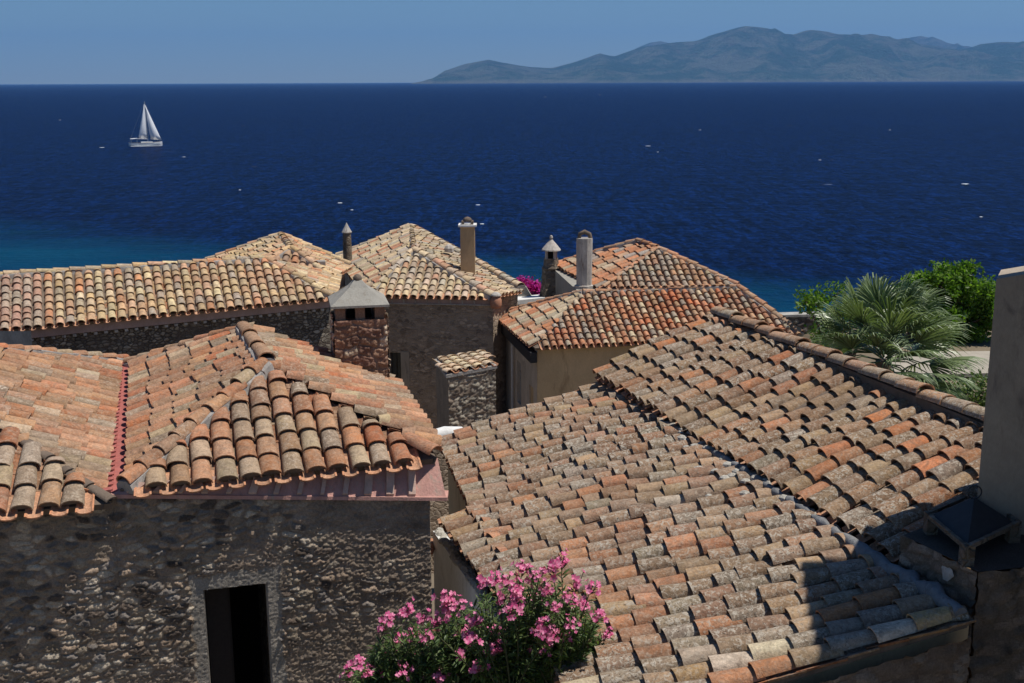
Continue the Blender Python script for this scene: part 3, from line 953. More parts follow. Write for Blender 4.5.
# pierced smoke course: corner and middle piers
for fx in (.09, .5, .91):
    for fy in (.09, .5, .91):
        if fx == .5 and fy == .5: continue
        ch.box(tuple((c0 + CD * cw * (fx if fx == .5 else (.13 if fx < .5 else .87)) + CN * cw * (fy if fy == .5 else (.13 if fy < .5 else .87)) + A3(0, 0, zw - .02))), .155, .155, .24, rz=yawc, col=(.30, .19, .13, 0))
chm = ch.build('chimney', M['relief'], A); tag(chm, 'square red-brown stone chimney with a grey pyramid cap')
core = MB(); core.box((ccx, ccy, zw - .02), cw * .45, cw * .45, .22, rz=yawc); core.build('flue', M['black'], chm)
cp_ = MB()
zc = ctop - .005; ap = WY(358, 281, 18.8)[2]
e_ = hw + .045
cp_.box((ccx, ccy, zc), 2 * e_, 2 * e_, .035, rz=yawc)
n_ = 10; vs = []; lv = [(e_, 0), (e_ * .66, .33), (e_ * .33, .68), (.06, 1)]
for r_, t_ in lv:
    for sx_, sy_ in ((-1, -1), (1, -1), (1, 1), (-1, 1)): q_ = CD * sx_ * r_ + CN * sy_ * r_; vs.append((ccx + q_[0], ccy + q_[1], zc + .036 + (ap - zc) * t_))
fs = [(i * 4 + j, i * 4 + (j + 1) % 4, (i + 1) * 4 + (j + 1) % 4, (i + 1) * 4 + j) for i in range(3) for j in range(4)] + [(12, 13, 14, 15), (3, 2, 1, 0)]
cp_.add(vs, fs); cp_.build('chimney_cap', M['cement'], chm)
kb = MB(); kb.lathe((ccx, ccy, ap + .02), [(.04, -.03), (.07, .0), (.075, .05), (.05, .09), (.02, .11)], 12, smooth=True); kb.build('finial', M['bed'], chm)


# =====================================================================
#  HOUSE B (long roof at back left)
# =====================================================================
rngB = random.Random(21)
gB = H - 12.0
a = WY(-120, 342, 29.4); b = WZ(333, 298, a[2] - H)
nB = facet_plane(a, b, 25)
K0 = on_plane(a, nB, -120, 277); K1 = on_plane(a, nB, 264, 260); bR = WZ(338, 275, a[2] - H)
K1 = on_plane(a, nB, 264, 260)
K0 = on_plane(a, nB, -120, 284)
runB = on_plane(a, nB, 128, 267) - on_plane(a, nB, 134, 318)
B = thing('long_house', A3(-10, 35, gB), 'long low stone house at far left with cream and pink barrel tiles', 'house')
rf = MB()
pfB = lambda s, t: PAL_B_LEFT if s < 4.1 else PAL_B
tiled_facet(rf, [a, b, K1, K0], a, b, .285, .37, PAL_B, rngB, w=.84, h=.10, palf=pfB, sag=.03, run=runB)
tiled_facet(rf, [b, bR, K1], b, bR, .285, .37, PAL_B, rngB, w=.88, h=.09)
rB = rf.build('roof', [M['tile_cream'], M['bed']], B)
cap = MB(); bd = MB()
cap_line(cap, K0 + A3(0, 0, .02), K1 + A3(0, 0, .03), .24, .45, PAL_B, rngB, bed=bd, height=.09)
cap_line(cap, b + A3(0, 0, .03), K1 + A3(0, 0, .03), .24, .40, PAL_B, rngB, bed=bd)
cap.build('ridge_cap', M['tile_cream'], rB); bd.build('mortar_bed', M['mortar'], rB)
wl = MB(); off = A3(0, .28, -.02)
aw, bw = a + off, b + A3(-.2, .3, -.02)
wall_ring(wl, [aw, bw, bR + A3(-.3, .2, -.02), a + A3(0, 6, -.02)], gB)
wl.build('wall', M['stone_dark'], B)
cn = MB(); dB = unit(bw - aw); LB = np.linalg.norm(bw - aw); nB_ = A3(dB[1], -dB[0], 0)
cn.prism([aw + nB_ * .10 + A3(0, 0, -.06), bw + nB_ * .10 + A3(0, 0, -.06), bw - nB_ * .1 + A3(0, 0, -.06), aw - nB_ * .1 + A3(0, 0, -.06)], (0, 0, -.26))
for i in range(int(LB / .285)):
    q = aw + dB * (.14 + i * .285) + nB_ * .10 + A3(0, 0, -.34)
    cn.prism([q - dB * .045, q + dB * .045, q + dB * .045 - nB_ * .2, q - dB * .045 - nB_ * .2], (0, 0, -.07), col=(1, 1, 1, 0), mi=1)
cn.build('cornice', [M['mauve'], M['offwhite']], B)
# pale cement lean-to at its left end
q = WY(14, 347, 28.5)
pb = MB(); pb.prism([WY(-30, 331, 28.6), WY(31, 331, 28.6), WY(31, 333, 29.6), WY(-30, 333, 29.6)], gB)
tag(pb.build('cement_outbuilding', M['blue_cement'], origin=A3(-13, 29, gB)), 'flat pale grey cement block under the eave at the left edge', 'outbuilding')

# =====================================================================
#  HOUSE E (behind B)
# =====================================================================
rngE = random.Random(31)
E = thing('tiled_house', A3(-9.5, 42, H - 12), 'small hipped house with cream tiles rising behind the long low roof', 'house')
G0 = WY(281, 236, 43.5); G1 = WY(291, 249, 40.2)
z_e = min(G0[2], G1[2]) - .95 - H
e_fl = WY(250, 274, 38.8); e_fr = WY(331, 278, 38.8); e_br = WY(350, 266, 43.5); e_bl = WY(196, 266, 43.5)
rf = MB()
tiled_facet(rf, [e_fl, e_fr, G1], e_fl, e_fr, .30, .38, PAL_B + [(3, (.40, .24, .16), .5)], rngE, h=.10, w=.8)
tiled_facet(rf, [e_bl, e_fl, G1, G0], e_bl, e_fl, .30, .38, PAL_B, rngE, h=.09)
tiled_facet(rf, [e_fr, e_br, G0, G1], e_fr, e_br, .30, .38, PAL_B, rngE, h=.09)
rE = rf.build('roof', [M['tile_cream'], M['bed']], E)
cap = MB(); bd = MB()
for p_, q_, w_ in ((e_fl, G1, .24), (e_fr, G1, .26), (e_br, G0, .28), (e_bl, G0, .2), (G1, G0, .26)):
    cap_line(cap, p_ + A3(0, 0, .03), q_ + A3(0, 0, .04), w_, .42, PAL_B, rngE, bed=bd)
cap.build('ridge_cap', M['tile_cream'], rE); bd.build('mortar_bed', M['mortar'], rE)
wl = MB(); wall_ring(wl, [e_fl + A3(.15, .15, -.05), e_fr + A3(-.15, .15, -.05), e_br + A3(-.2, -.1, -.05), e_bl + A3(.2, -.1, -.05)], H - 12.5); wl.build('wall', M['stone_grey'], E)
sk = MB(); q = WY(320, 267, 40.0)
sk.box((q[0], q[1], q[2] - .1), .38, .36, .32, rz=.2); v_ = sk.build('roof_vent', M['mortar'], rE)
sk = MB(); sk.box((q[0] - .01, q[1] - .19, q[2] - .03), .28, .04, .2, rz=.2); sk.build('vent_opening', M['black'], v_) if False else None

# =====================================================================
#  HOUSE F (centre back)
# =====================================================================
rngF = random.Random(41)
gF = H - 13.0
f_l = WY(368, 296, 40.0); f_r = WZ(494, 298, f_l[2] - H)
nFf = facet_plane(f_l, f_r, 25)
g1 = on_plane(f_l, nFf, 414, 251); g0 = WZ(411, 228, g1[2] + .10 - H)
f_br = WZ(521, 288, f_l[2] - H); f_bl = WZ(337, 257, f_l[2] - H)
Fh = thing('hipped_house', A3(-2.5, 39, gF), 'grey stone house in the middle with pale cream hipped roof and plain tan chimney', 'house')
rf = MB()
PAL_F = [(5, (.64, .50, .31), .25), (2.5, (.60, .46, .32), .3), (1.5, (.50, .44, .34), .8), (.8, (.60, .33, .20), .2)]
tiled_facet(rf, [f_l, f_r, g1], f_l, f_r, .29, .36, PAL_F, rngF, w=.80, h=.10)
tiled_facet(rf, [f_r, f_br, g0, g1], f_r, f_br, .285, .36, PAL_F, rngF, w=.80, h=.10)
tiled_facet(rf, [f_bl, f_l, g1, g0], f_bl, f_l, .36, .50, PAL_F + [(1, (.52, .22, .12), .2)], rngF, w=.92, h=.08)
rF = rf.build('roof', [M['tile_cream'], M['bed']], Fh)
cap = MB(); bd = MB()
for p_, q_, w_ in ((f_l, g1, .2), (f_r, g1, .36), (g1, g0, .22), (f_bl, g0, .2)):
    cap_line(cap, p_ + A3(0, 0, .03), q_ + A3(0, 0, .05), w_, .42, PAL_F if w_ != .22 else PAL_F, rngF, bed=bd, height=.10 if w_ < .3 else .13)
cap_line(cap, f_br + A3(0, 0, .03), g0 + A3(0, 0, .05), .34, .42, PAL_F, rngF, bed=bd, height=.13)
cap.build('ridge_cap', M['tile_cream'], rF); bd.build('mortar_bed', M['mortar'], rF)
wl = MB()
w0 = f_l + A3(.12, .22, -.05); w1 = f_r + A3(-.04, .22, -.05)
dd = unit(w1 - w0); n_in = A3(0, 1, 0)
ql = WY(390, 352, w0[1]); qr = WY(402, 383, w0[1])
holes = {0: [(ql[0] - w0[0], qr[0] - w0[0], qr[2], ql[2])]}
ring = [w0, w1, f_br + A3(-.12, .3, -.05), f_bl + A3(.2, .2, -.05)]
wall_ring(wl, ring, gF, holes, .3); wl.build('wall', M['stone_grey'], Fh)
wn_ = opening(Fh, w0, w1, holes[0][0][0], holes[0][0][1], holes[0][0][2], holes[0][0][3], .3, (-2, 40, 0))
cn = MB(); LF = np.linalg.norm(w1 - w0); nO = A3(dd[1], -dd[0], 0)
cn.prism([w0 + nO * .07 - dd * .1 + A3(0, 0, .03), w1 + nO * .07 + A3(0, 0, .03), w1 - nO * .01 + A3(0, 0, .03), w0 - nO * .01 - dd * .1 + A3(0, 0, .03)], (0, 0, -.25))
for i in range(9):
    q = w0 + dd * (.3 + i * .42) + nO * .09 + A3(0, 0, -.07)
    cn.prism([q - dd * .02, q + dd * .02, q + dd * .02 - nO * .019, q - dd * .02 - nO * .019], (.02, 0, -.13), mi=1)
cn.prism([w0 + nO * .11 - dd * .1 + A3(0, 0, -.215), w1 + nO * .11 + A3(0, 0, -.215), w1 - nO * .01 + A3(0, 0, -.215), w0 - nO * .01 - dd * .1 + A3(0, 0, -.215)], (0, 0, -.035), mi=1)
cn.build('cornice', [M['mauve'], M['offwhite']], Fh)
# stone quoins of the window
sur = MB(); h_ = holes[0][0]; P2 = lambda s_, z_, o_=0: tuple(A3(w0[0], w0[1], 0) + dd * s_ + nO * o_ + A3(0, 0, z_))
sur.prism([P2(h_[1] + .0, h_[2] - .1, .02), P2(h_[1] + .3, h_[2] - .1, .02), P2(h_[1] + .3, h_[3] + .05, .02), P2(h_[1] + .0, h_[3] + .05, .02)], tuple(-nO * .06))
sur.build('window_surround', M['greyplaster'], Fh)

# plain tan chimney
q = WY(468, 262, 42.0); zt_ = WY(468, 226, 42.0)[2]
c_ = MB(); c_.box((q[0], q[1], q[2] - .45), .52, .52, zt_ - q[2] + .45); co = c_.build('chimney', M['tan_chim'], Fh); tag(co, 'plain tan rendered chimney with a white slab')
c_ = MB(); c_.box((q[0], q[1], zt_), .66, .66, .07); c_.build('chimney_cap', M['white'], co)
c_ = MB()
for sx_ in (-1, 1): c_.box((q[0] + sx_ * .17, q[1], zt_ + .07), .09, .4, .12)
c_.lathe((q[0], q[1], zt_ + .17), [(.15, 0), (.17, .06), (.12, .13), (.03, .17)], 12, smooth=True); c_.build('chimney_pot', M['bed'], co)
# slim round chimney with pointed cap
q = WY(347.5, 253, 46.5); zt_ = WY(347.5, 233, 46.5)[2]
c_ = MB(); c_.tube([(q[0], q[1], q[2] - .5), (q[0], q[1], zt_)], [.19, .165], 10); co = c_.build('chimney', M['stone_base'], Fh); tag(co, 'slim stone chimney with a pale pointed cap')
c_ = MB(); c_.lathe((q[0], q[1], zt_), [(.19, 0), (.21, .04), (.11, .22), (.03, .38), (.01, .42)], 10); c_.build('chimney_cap', M['offwhite'], co)
# broken white vent on the far hip
q = WY(449, 246, 44)
c_ = MB(); c_.lathe((q[0], q[1], q[2] - .22), [(.19, 0), (.2, .14), (.14, .24), (.05, .29)], 7, smooth=False); co = c_.build('roof_vent', M['offwhite'], rF)

# clay pot on the wall corner
q = WY(496, 305, 39.4)
c_ = MB(); c_.lathe((q[0], q[1], q[2] - .1), [(.17, 0), (.20, .10), (.20, .28), (.15, .38), (.10, .44)], 12, smooth=True); co = c_.build('clay_chimney_pot', M['clay'], origin=A3(q[0], q[1], q[2] - .1))
tag(co, 'orange clay chimney pot on the wall corner between cream and red roofs', 'chimney pot')
c_ = MB(); c_.lathe((q[0], q[1], q[2] + .34), [(.19, 0), (.17, .05), (.08, .11)], 12); c_.build('lid', M['offwhite'], co)

# small stone outbuilding with yellow tiles
rngS = random.Random(51)
S_ = thing('stone_outbuilding', A3(-1.8, 31.5, gF), 'small square stone outbuilding with a yellowed tile top below the middle house', 'outbuilding')
s_fl = WY(446, 375, 30.0); s_fr = WY(497, 365, 30.6); s_br = WY(484, 352, 32.1); s_bl = WY(434, 359, 31.6)
rf = MB()
PAL_S = [(4, (.84, .68, .46), .05), (2, (.80, .60, .40), .05)]
tiled_facet(rf, [s_bl, s_fl, s_fr, s_br], s_fl, s_fr, .30, .34, PAL_S, rngS, h=.07, w=.93, eave_out=-.03)
rf.build('roof', [M['tile_cream'], M['mortar']], S_)
wl = MB()
ds = unit(A3(s_fr[0] - s_fl[0], s_fr[1] - s_fl[1], 0)); Ls = np.linalg.norm((s_fr - s_fl)[:2])
relief_wall(wl, s_fl + A3(.05, .06, 0), ds, Ls - .1, gF, lambda s: s_fl[2] + (s_fr[2] - s_fl[2]) * s / Ls - .06, .03, 61, amp=.030, rough=.02, sx=4.4, sz=9, pal=[(.38, .32, .25), (.48, .42, .33), (.27, .21, .16)], mortar=(.26, .20, .155))
wall_ring(wl, [s_fl + A3(.06, .10, -.08), s_fr + A3(-.06, .10, -.08), s_br + A3(-.05, 0, -.08), s_bl + A3(.05, 0, -.08)], gF, col=(.28, .225, .17, 0))
wl.build('wall', M['relief'], S_)

# =====================================================================
#  HOUSE R (right of centre, double roof)
# =====================================================================
rngR = random.Random(61)
gR = H - 14.0
r_l = WY(535, 348, 36.0); r_r = WZ(801, 336, r_l[2] - H)
nR = facet_plane(r_l, r_r, 25)
t_l = on_plane(r_l, nR, 583, 293); t_r = on_plane(r_l, nR, 737, 290)
t_r[2] = t_l[2] = (t_l[2] + t_r[2]) / 2
r_bl = WZ(496, 315, r_l[2] - H)
R = thing('red_roofed_house', A3(5, 44, gR), 'ochre rendered house with stepped hipped roof of orange and cream tiles', 'house')
rf = MB()
tiled_facet(rf, [r_l, r_r, t_r, t_l], r_l, r_r, .246, .32, PAL_R, rngR, w=.80, h=.10, eave_out=.08)
tiled_facet(rf, [r_bl, r_l, t_l], r_bl, r_l, .34, .42, PAL_RL + [(2, (.55, .45, .30), .6)], rngR, w=.9, h=.09)
rR = rf.build('roof', [M['tile_red'], M['bed']], R); tag(rR, 'lower roof skirt with columns of orange and cream tiles')
u0 = on_plane(r_l, nR, 603, 291); u1 = on_plane(r_l, nR, 737, 289)
nR2 = facet_plane(u0, u1, 27)
p1_ = on_plane(u0, nR2, 657, 252); p0_ = WZ(637, 244, p1_[2] + .12 - H)
u_bl = WZ(555, 267, u0[2] - H + .05)
rf = MB(); lz = A3(0, 0, .10)
tiled_facet(rf, [u0 + lz, u1 + lz, p1_ + lz], u0 + lz, u1 + lz, .248, .33, [(3, (.50, .26, .14), .4), (2, (.40, .28, .19), .9), (2, (.36, .30, .22), 1.2), (1, (.55, .44, .28), .4)], rngR, w=.80, h=.10)
tiled_facet(rf, [u_bl + lz, u0 + lz, p1_ + lz, p0_ + lz], u_bl + lz, u0 + lz, .36, .46, PAL_RL, rngR, w=.9, h=.08, mess=.5)
rR2 = rf.build('roof', [M['tile_red'], M['bed']], R); tag(rR2, 'upper roof rising to the apex')
cap = MB(); bd = MB()
PAL_RC = [(3, (.46, .26, .15), .6), (2, (.52, .24, .12), .3)]
cap_line(cap, r_r + A3(0, 0, .05), t_r + A3(0, 0, .08), .27, .42, PAL_RC, rngR, bed=bd)
cap_line(cap, t_l + A3(0, 0, .05), t_r + A3(0, 0, .08), .17, .42, PAL_RC, rngR, height=.08, bed=bd)
cap_line(cap, r_bl + A3(0, 0, .0), t_l + A3(0, 0, .05), .2, .42, PAL_RC, rngR, height=.09, bed=bd)
cap.build('ridge_cap', M['tile_red'], rR); bd.build('mortar_bed', M['mortar'], rR)
cap = MB(); bd = MB()
cap_line(cap, u1 + lz, p1_ + lz * 1.3, .24, .42, PAL_RC, rngR, bed=bd)
cap_line(cap, u0 + lz, p1_ + lz * 1.2, .17, .42, PAL_RC, rngR, height=.07)
cap_line(cap, p1_ + lz * 1.2, p0_ + lz * 1.2, .22, .42, PAL_RC, rngR)
cap_line(cap, u_bl + lz, p0_ + lz * 1.2, .2, .42, PAL_RC, rngR, height=.08, bed=bd)
cap.build('ridge_cap', M['tile_red'], rR2); bd.build('mortar_bed', M['mortar'], rR2)
# walls
wl = MB(); vR = unit(r_r - r_l); iR = A3(-vR[1], vR[0], 0)
k0 = r_l + vR * .12 + iR * .22 + A3(0, 0, -.06); k1 = r_r - vR * .15 + iR * .22 + A3(0, 0, -.06)
wall_ring(wl, [k0 + iR * 0, k1, k1 + iR * 2.5, k0 + iR * 2.5 - vR * .0], gR); wl.build('wall', M['ochre'], R)
wl = MB(); kb0 = r_bl + A3(.25, -.1, -.06); kf = k0 + A3(-.005, -.005, -.02)
lw = unit(A3(kf[0] - kb0[0], kf[1] - kb0[1], 0)); LL = np.linalg.norm((kf - kb0)[:2])
hol = {0: [(LL - 2.9, LL - 2.3, gR + 3.0, gR + 4.5), (LL - 1.1, LL - .5, gR + 2.7, gR + 4.1)]}
wall_ring(wl, [kb0, kf, kf + iR * 2.3 + vR * .3, kb0 + vR * 2], gR, hol, .2)
wl.build('wall', M['side_plaster'], R)
for h_ in hol[0]: opening(R, kb0, kf, h_[0], h_[1], h_[2], h_[3], .2, tuple(kb0 + vR * 5), bars=True, frame=M['offwhite'])
nl = A3(lw[1], -lw[0], 0)
if nl[0] > 0: nl = -nl
gt = MB()
e0 = kb0 + nl * .25 + A3(0, 0, -.05); e1 = kf + nl * .25 + A3(0, 0, -.10) + lw * .1
gt.prism([e0, e1, e1 - nl * .22, e0 - nl * .22], (0, 0, -.34)); gt.build('eave_box', M['gutter'], R)
pp = MB(); q = kb0 + lw * (LL - 3.2) + nl * .1
pp.tube([(q[0], q[1], gR), (q[0], q[1], q[2] - .45)], [.05, .05], 8)
pp.build('drainpipe', M['pipe'], R)
sh_ = MB(); q = kb0 + lw * (LL - .8) + nl * .12
sh_.prism([q + lw * .5 + A3(0, 0, -3.05), q - lw * .2 + A3(0, 0, -2.85), q - lw * .2 + nl * .45 + A3(0, 0, -2.98), q + lw * .5 + nl * .45 + A3(0, 0, -3.18)], (0, 0, -.05)); sh_.build('awning', M['gutter'], R)
# gable wall of the upper roof
ub = u_bl + A3(0, 0, .02)
wl = MB(); wall_ring(wl, [t_l + A3(-.15, .2, .05), u_bl + A3(-.15, -.1, .02), u_bl + A3(3.5, 0.6, .0), t_l + A3(4.5, 1.2, 0)], gR); wl.build('wall', M['cement'], R)
# conical cowl chimney
q = WY(551, 300, 43.6); zt_ = WY(551, 258, 43.6)[2]
c_ = MB(); c_.lathe((q[0], q[1], q[2] - .8), [(.50, 0), (.46, .9), (.42, 1.2), (.38, 1.3), (.34, zt_ - q[2] + .35), (.37, zt_ - q[2] + .42), (.30, zt_ - q[2] + .5), (.27, zt_ - q[2] + .8)], 6, rz=math.pi / 4 + .2); co = c_.build('chimney', M['stone_base'], R); tag(co, 'tapering stone chimney with a white conical cowl')
c_ = MB(); c_.lathe((q[0], q[1], zt_), [(.20, 0), (.20, .30)], 10); c_.build('flue', M['black'], co)
c_ = MB()
for w_ in range(4):
    an = w_ * math.pi / 2 + .6; c_.box((q[0] + .21 * math.cos(an), q[1] + .21 * math.sin(an), zt_ - .02), .09, .09, .33, rz=an)
c_.lathe((q[0], q[1], zt_ + .30), [(.37, 0), (.36, .04), (.18, .26), (.06, .40), (.04, .42), (.07, .48), (.05, .55), (.01, .58)], 14, smooth=False); c_.build('chimney_cap', M['offwhite'], co)
# tall weathered chimney
nRL = unit(np.cross(p1_ - u0, p0_ - u0)); q = on_plane(u0, nRL, 584, 288); zt_ = WY(583, 238, q[1])[2]
c_ = MB(); c_.lathe((q[0], q[1], q[2] - .4), [(.34, 0), (.34, .5), (.27, .52), (.27, .9), (.285, 1.6), (.285, zt_ - q[2] + .4)], 10, sx=1, sy=.9); co = c_.build('chimney', M['offwhite'], R); tag(co, 'tall round-cornered weathered white chimney')
c_ = MB()
c_.tube([(q[0] - .2, q[1], zt_ - .03), (q[0] - .16, q[1], zt_ + .14), (q[0], q[1], zt_ + .22), (q[0] + .17, q[1], zt_ + .13), (q[0] + .22, q[1], zt_ - .03)], [.07, .08, .08, .08, .07], 8); c_.build('chimney_cap', M['bed'], co)

# white terrace ledge and bougainvillea
q0 = WY(499, 303, 38.6); q1 = WY(549, 297, 41.0)
m = MB(); m.prism([WY(503, 302, 42.2), WY(549, 297, 43.2), WY(549, 293.5, 44.6), WY(508, 297.5, 43.8)], (0, 0, -.16)); o = m.build('terrace_slab', M['white'], origin=WY(525, 305, 40))
tag(o, 'whitewashed terrace slab squeezed between the cream and the red roofs', 'terrace')
m = MB(); wall_ring(m, [WY(505, 302, 42.3) - A3(0, 0, .1), WY(547, 297.2, 43.3) - A3(0, 0, .1), WY(547, 294, 44.4) - A3(0, 0, .1), WY(509, 298, 43.6) - A3(0, 0, .1)], gF)
tag(m.build('terrace_wall', M['greyplaster'], origin=WY(525, 305, 40)), 'grey wall carrying the whitewashed terrace slab', 'wall')
m = MB(); m.prism([WY(520, 288, 44), WY(526, 287, 44), WY(532, 297, 44), WY(505, 297, 44)], (0, .3, 0)); o = m.build('gable_wall', M['cement'], origin=WY(520, 297, 44)); tag(o, 'small plastered gable wall beside the magenta bougainvillea', 'wall')


# ------------------------------------------------------------ foliage helpers
def leaf_blob(mb, centres, n, spread, size, rng, aspect=.5, pal=(0, 1), up=.3, flat=.8):
    for c in centres:
        for _ in range(n):
            d = A3(rng.gauss(0, 1), rng.gauss(0, 1), rng.gauss(0, flat))
            p = c[:3] + unit(d) * spread * c[3] * (rng.random() ** .45)
            dr = unit(A3(rng.gauss(0, 1), rng.gauss(0, 1), rng.gauss(up, .8)))
            sd_ = unit(np.cross(dr, A3(rng.gauss(0, 1), rng.gauss(0, 1), rng.gauss(0, 1))))
            L = size * rng.uniform(.7, 1.3); W = L * aspect
            nn_ = np.cross(dr, sd_)
            b_ = rng.uniform(.75, 1.2); al = rng.uniform(*pal)
            mb.add([p, p + dr * L * .5 + sd_ * W / 2 + nn_ * W * .12, p + dr * L, p + dr * L * .5 - sd_ * W / 2 + nn_ * W * .12], [(0, 1, 2, 3)], (b_, b_, b_, al), False)


rngV = random.Random(71)
# bougainvillea
m = MB(); bc = []
for px, py, s_ in ((521, 281, .22), (527, 284, .34), (532, 287, .34), (528, 291, .36), (534, 292, .36), (538, 288, .25), (525, 288, .3), (536, 296, .3)):
    q = WY(px, py, 46); bc.append(np.append(q, s_))
leaf_blob(m, bc, 130, 1.0, .11, rngV, .8)
base = WY(530, 300, 46) - A3(0, 0, 2.5)
bo = thing('bougainvillea', base, 'magenta bougainvillea in flower beside the conical chimney', 'shrub')
m.build('flowers', M['magenta'], bo)
t = MB()
for q in bc: t.tube([base, base * .5 + q[:3] * .5 + A3(.1, 0, 0), q[:3]], [.05, .03, .01], 6)
t.build('stem', M['bark'], bo)
m = MB(); leaf_blob(m, [np.append(WY(541, 285, 46.5), .45), np.append(WY(534, 300, 46.5), .5)], 120, 1, .12, rngV, .5); m.build('foliage', M['leaf_ole'], bo)


# =====================================================================
#  HOUSE C / D (big roofs in the right foreground)
# =====================================================================
rngC = random.Random(81)
gC = H - 10.5
E0 = WY(601, 377, 20.0); E1 = WZ(887, 545, E0[2] - H)
E1x = E1 + unit(E1 - E0) * .25
nC = facet_plane(E0, E1, 22)
if nC[2] < 0: nC = -nC
hC = np.cross(unit(E0 - E1), [0, 0, 1.]);
P712 = on_plane(E0, nC, 714, 316); P980 = on_plane(E0, nC, 984, 432)
dirC = unit(E1 - E0)
P712[2] = P980[2] = (P712[2] + P980[2]) / 2
Ptop1 = P980 + dirC * 1.0
C_ = thing('big_tiled_house', A3(3, 16, gC), 'large weathered house at right with lichen-grey tiles stepping down in two roofs', 'house')
rf = MB()
tiled_facet(rf, [E0, E1x, Ptop1, P712], E0, E1x, .285, .40, PAL_C, rngC, w=.91, h=.108, eave_out=.10, sag=.12, jit=1.9, mess=.12, palf=None)
rC = rf.build('roof', [M['tile_old'], M['bed']], C_); tag(rC, 'upper roof with its orange tile ends over a dark step')
cap = MB(); bd = MB()
rngC2 = random.Random(8)
cap_line(cap, Ptop1 + A3(0, 0, .07), P712 + A3(0, 0, .07), .30, .44, PAL_CAP, rngC2, bed=bd, height=.12, sagging=.05, lift=.05)
cap.build('ridge_cap', M['tile_old'], rC)
bdw = MB(); rr_ = unit(np.cross(dirC, A3(0, 0, 1)))
if rr_[0] > 0: rr_ = -rr_
bdw.prism([P712 + rr_ * .10 + A3(0, 0, .09), Ptop1 + rr_ * .10 + A3(0, 0, .09), Ptop1 - rr_ * .14 + A3(0, 0, .09), P712 - rr_ * .14 + A3(0, 0, .09)], (0, 0, -.25))
bdw.build('mortar_bed', M['bed'], rC); 
# far slope of C, falling away to the right
rf = MB(); far = -rr_
e_a = P712 + far * 2.6 - A3(0, 0, 1.15); e_b = Ptop1 + far * 2.6 - A3(0, 0, 1.15)
tiled_facet(rf, [e_a, e_b, Ptop1, P712], e_a, e_b, .285, .40, PAL_C, rngC, w=.84, h=.10)
rf.build('roof', [M['tile_old'], M['bed']], C_)
# lower roof D: a slightly twisted sheet
T0 = WZ(605, 383, -5.30); T1 = WZ(968, 617, -5.30)
B0 = WZ(441, 443, -6.3); B1 = WZ(592, 733, -6.3)
for p in (T1,): pass


def SD_factory(T0, T1, B0, B1, sagk):
    Ltop = np.linalg.norm(T1 - T0); Lr = (np.linalg.norm(T0 - B0) + np.linalg.norm(T1 - B1)) / 2

    def S(s, t):
        u_ = s / Ltop; v_ = t / Lr
        p = (B0 * (1 - u_) + B1 * u_) * (1 - v_) + (T0 * (1 - u_) + T1 * u_) * v_
        return p + A3(0, 0, sagk * noise.noise(Vector((s * .4, t * .4, 3.3))) + sagk * .3 * noise.noise(Vector((s * 1.1, t * .9, 8.3))))
    return S, Ltop, Lr


SD, LD, LDr = SD_factory(T0, T1, B0, B1, .10)
rf = MB()
lay_tiles(rf, SD, None, lambda s: (0.0, LDr + .02, True), 0.0, LD, .282, LDr / 9.3, PAL_D, rngC, eave_out=.06, w=.91, h=.102, jit=2.2, mess=.16, palf=lambda s, t: PAL_DN if s > LD - .95 else PAL_D)
# skirt strip on the left below the notch
N0 = WZ(445, 522, -6.44); N1 = WZ(572, 681, -6.34)
dN = unit(N1 - N0)
sB = [SD(LD * f_, .0) for f_ in (0, 1)]
lineB = unit(B1 - B0)


def foot_on_B(p):   # nearest point of D's lower edge
    s_ = (p - B0) @ lineB; return B0 + lineB * s_


q0 = foot_on_B(N0); q1 = foot_on_B(N1)
LN = np.linalg.norm(N1 - N0)


def SN(s, t):
    u_ = s / LN; lo = N0 * (1 - u_) + N1 * u_; hi = q0 * (1 - u_) + q1 * u_ + A3(0, 0, .02)
    w_ = np.linalg.norm(hi - lo)
    return lo + unit(hi - lo) * t + A3(0, 0, .03 * noise.noise(Vector((s, t, 1))))


def clipN(s):
    u_ = s / LN; lo = N0 * (1 - u_) + N1 * u_; hi = q0 * (1 - u_) + q1 * u_
    L_ = (hi - lo) @ unit(hi - lo)
    if (hi - lo)[0] < .12: return None
    return (0, L_ + .1, True)


lay_tiles(rf, SN, None, clipN, 0, LN, .282, .42, PAL_D + [(2, (.50, .22, .12), .2)], rngC, eave_out=.06, w=.84, h=.10, jit=1.6, mess=.1)
nseg = 24
for i in range(nseg):       # boarding under D follows its twist
    s0, s1 = LD * i / nseg, LD * (i + 1) / nseg
    for j in range(4):
        t0_, t1_ = LDr * j / 4, LDr * (j + 1) / 4
        rf.prism([SD(s0, t0_) - A3(0, 0, .012), SD(s1, t0_) - A3(0, 0, .012), SD(s1, t1_) - A3(0, 0, .012), SD(s0, t1_) - A3(0, 0, .012)], (0, 0, -.08), mi=1)
rf.prism([N0 - A3(0, 0, .012), N1 - A3(0, 0, .012), q1 - A3(0, 0, .012), q0 - A3(0, 0, .012)], (0, 0, -.08), mi=1)
rD = rf.build('roof', [M['tile_old'], M['bed']], C_); tag(rD, 'broad lower roof patched with paler and rust-red tiles')
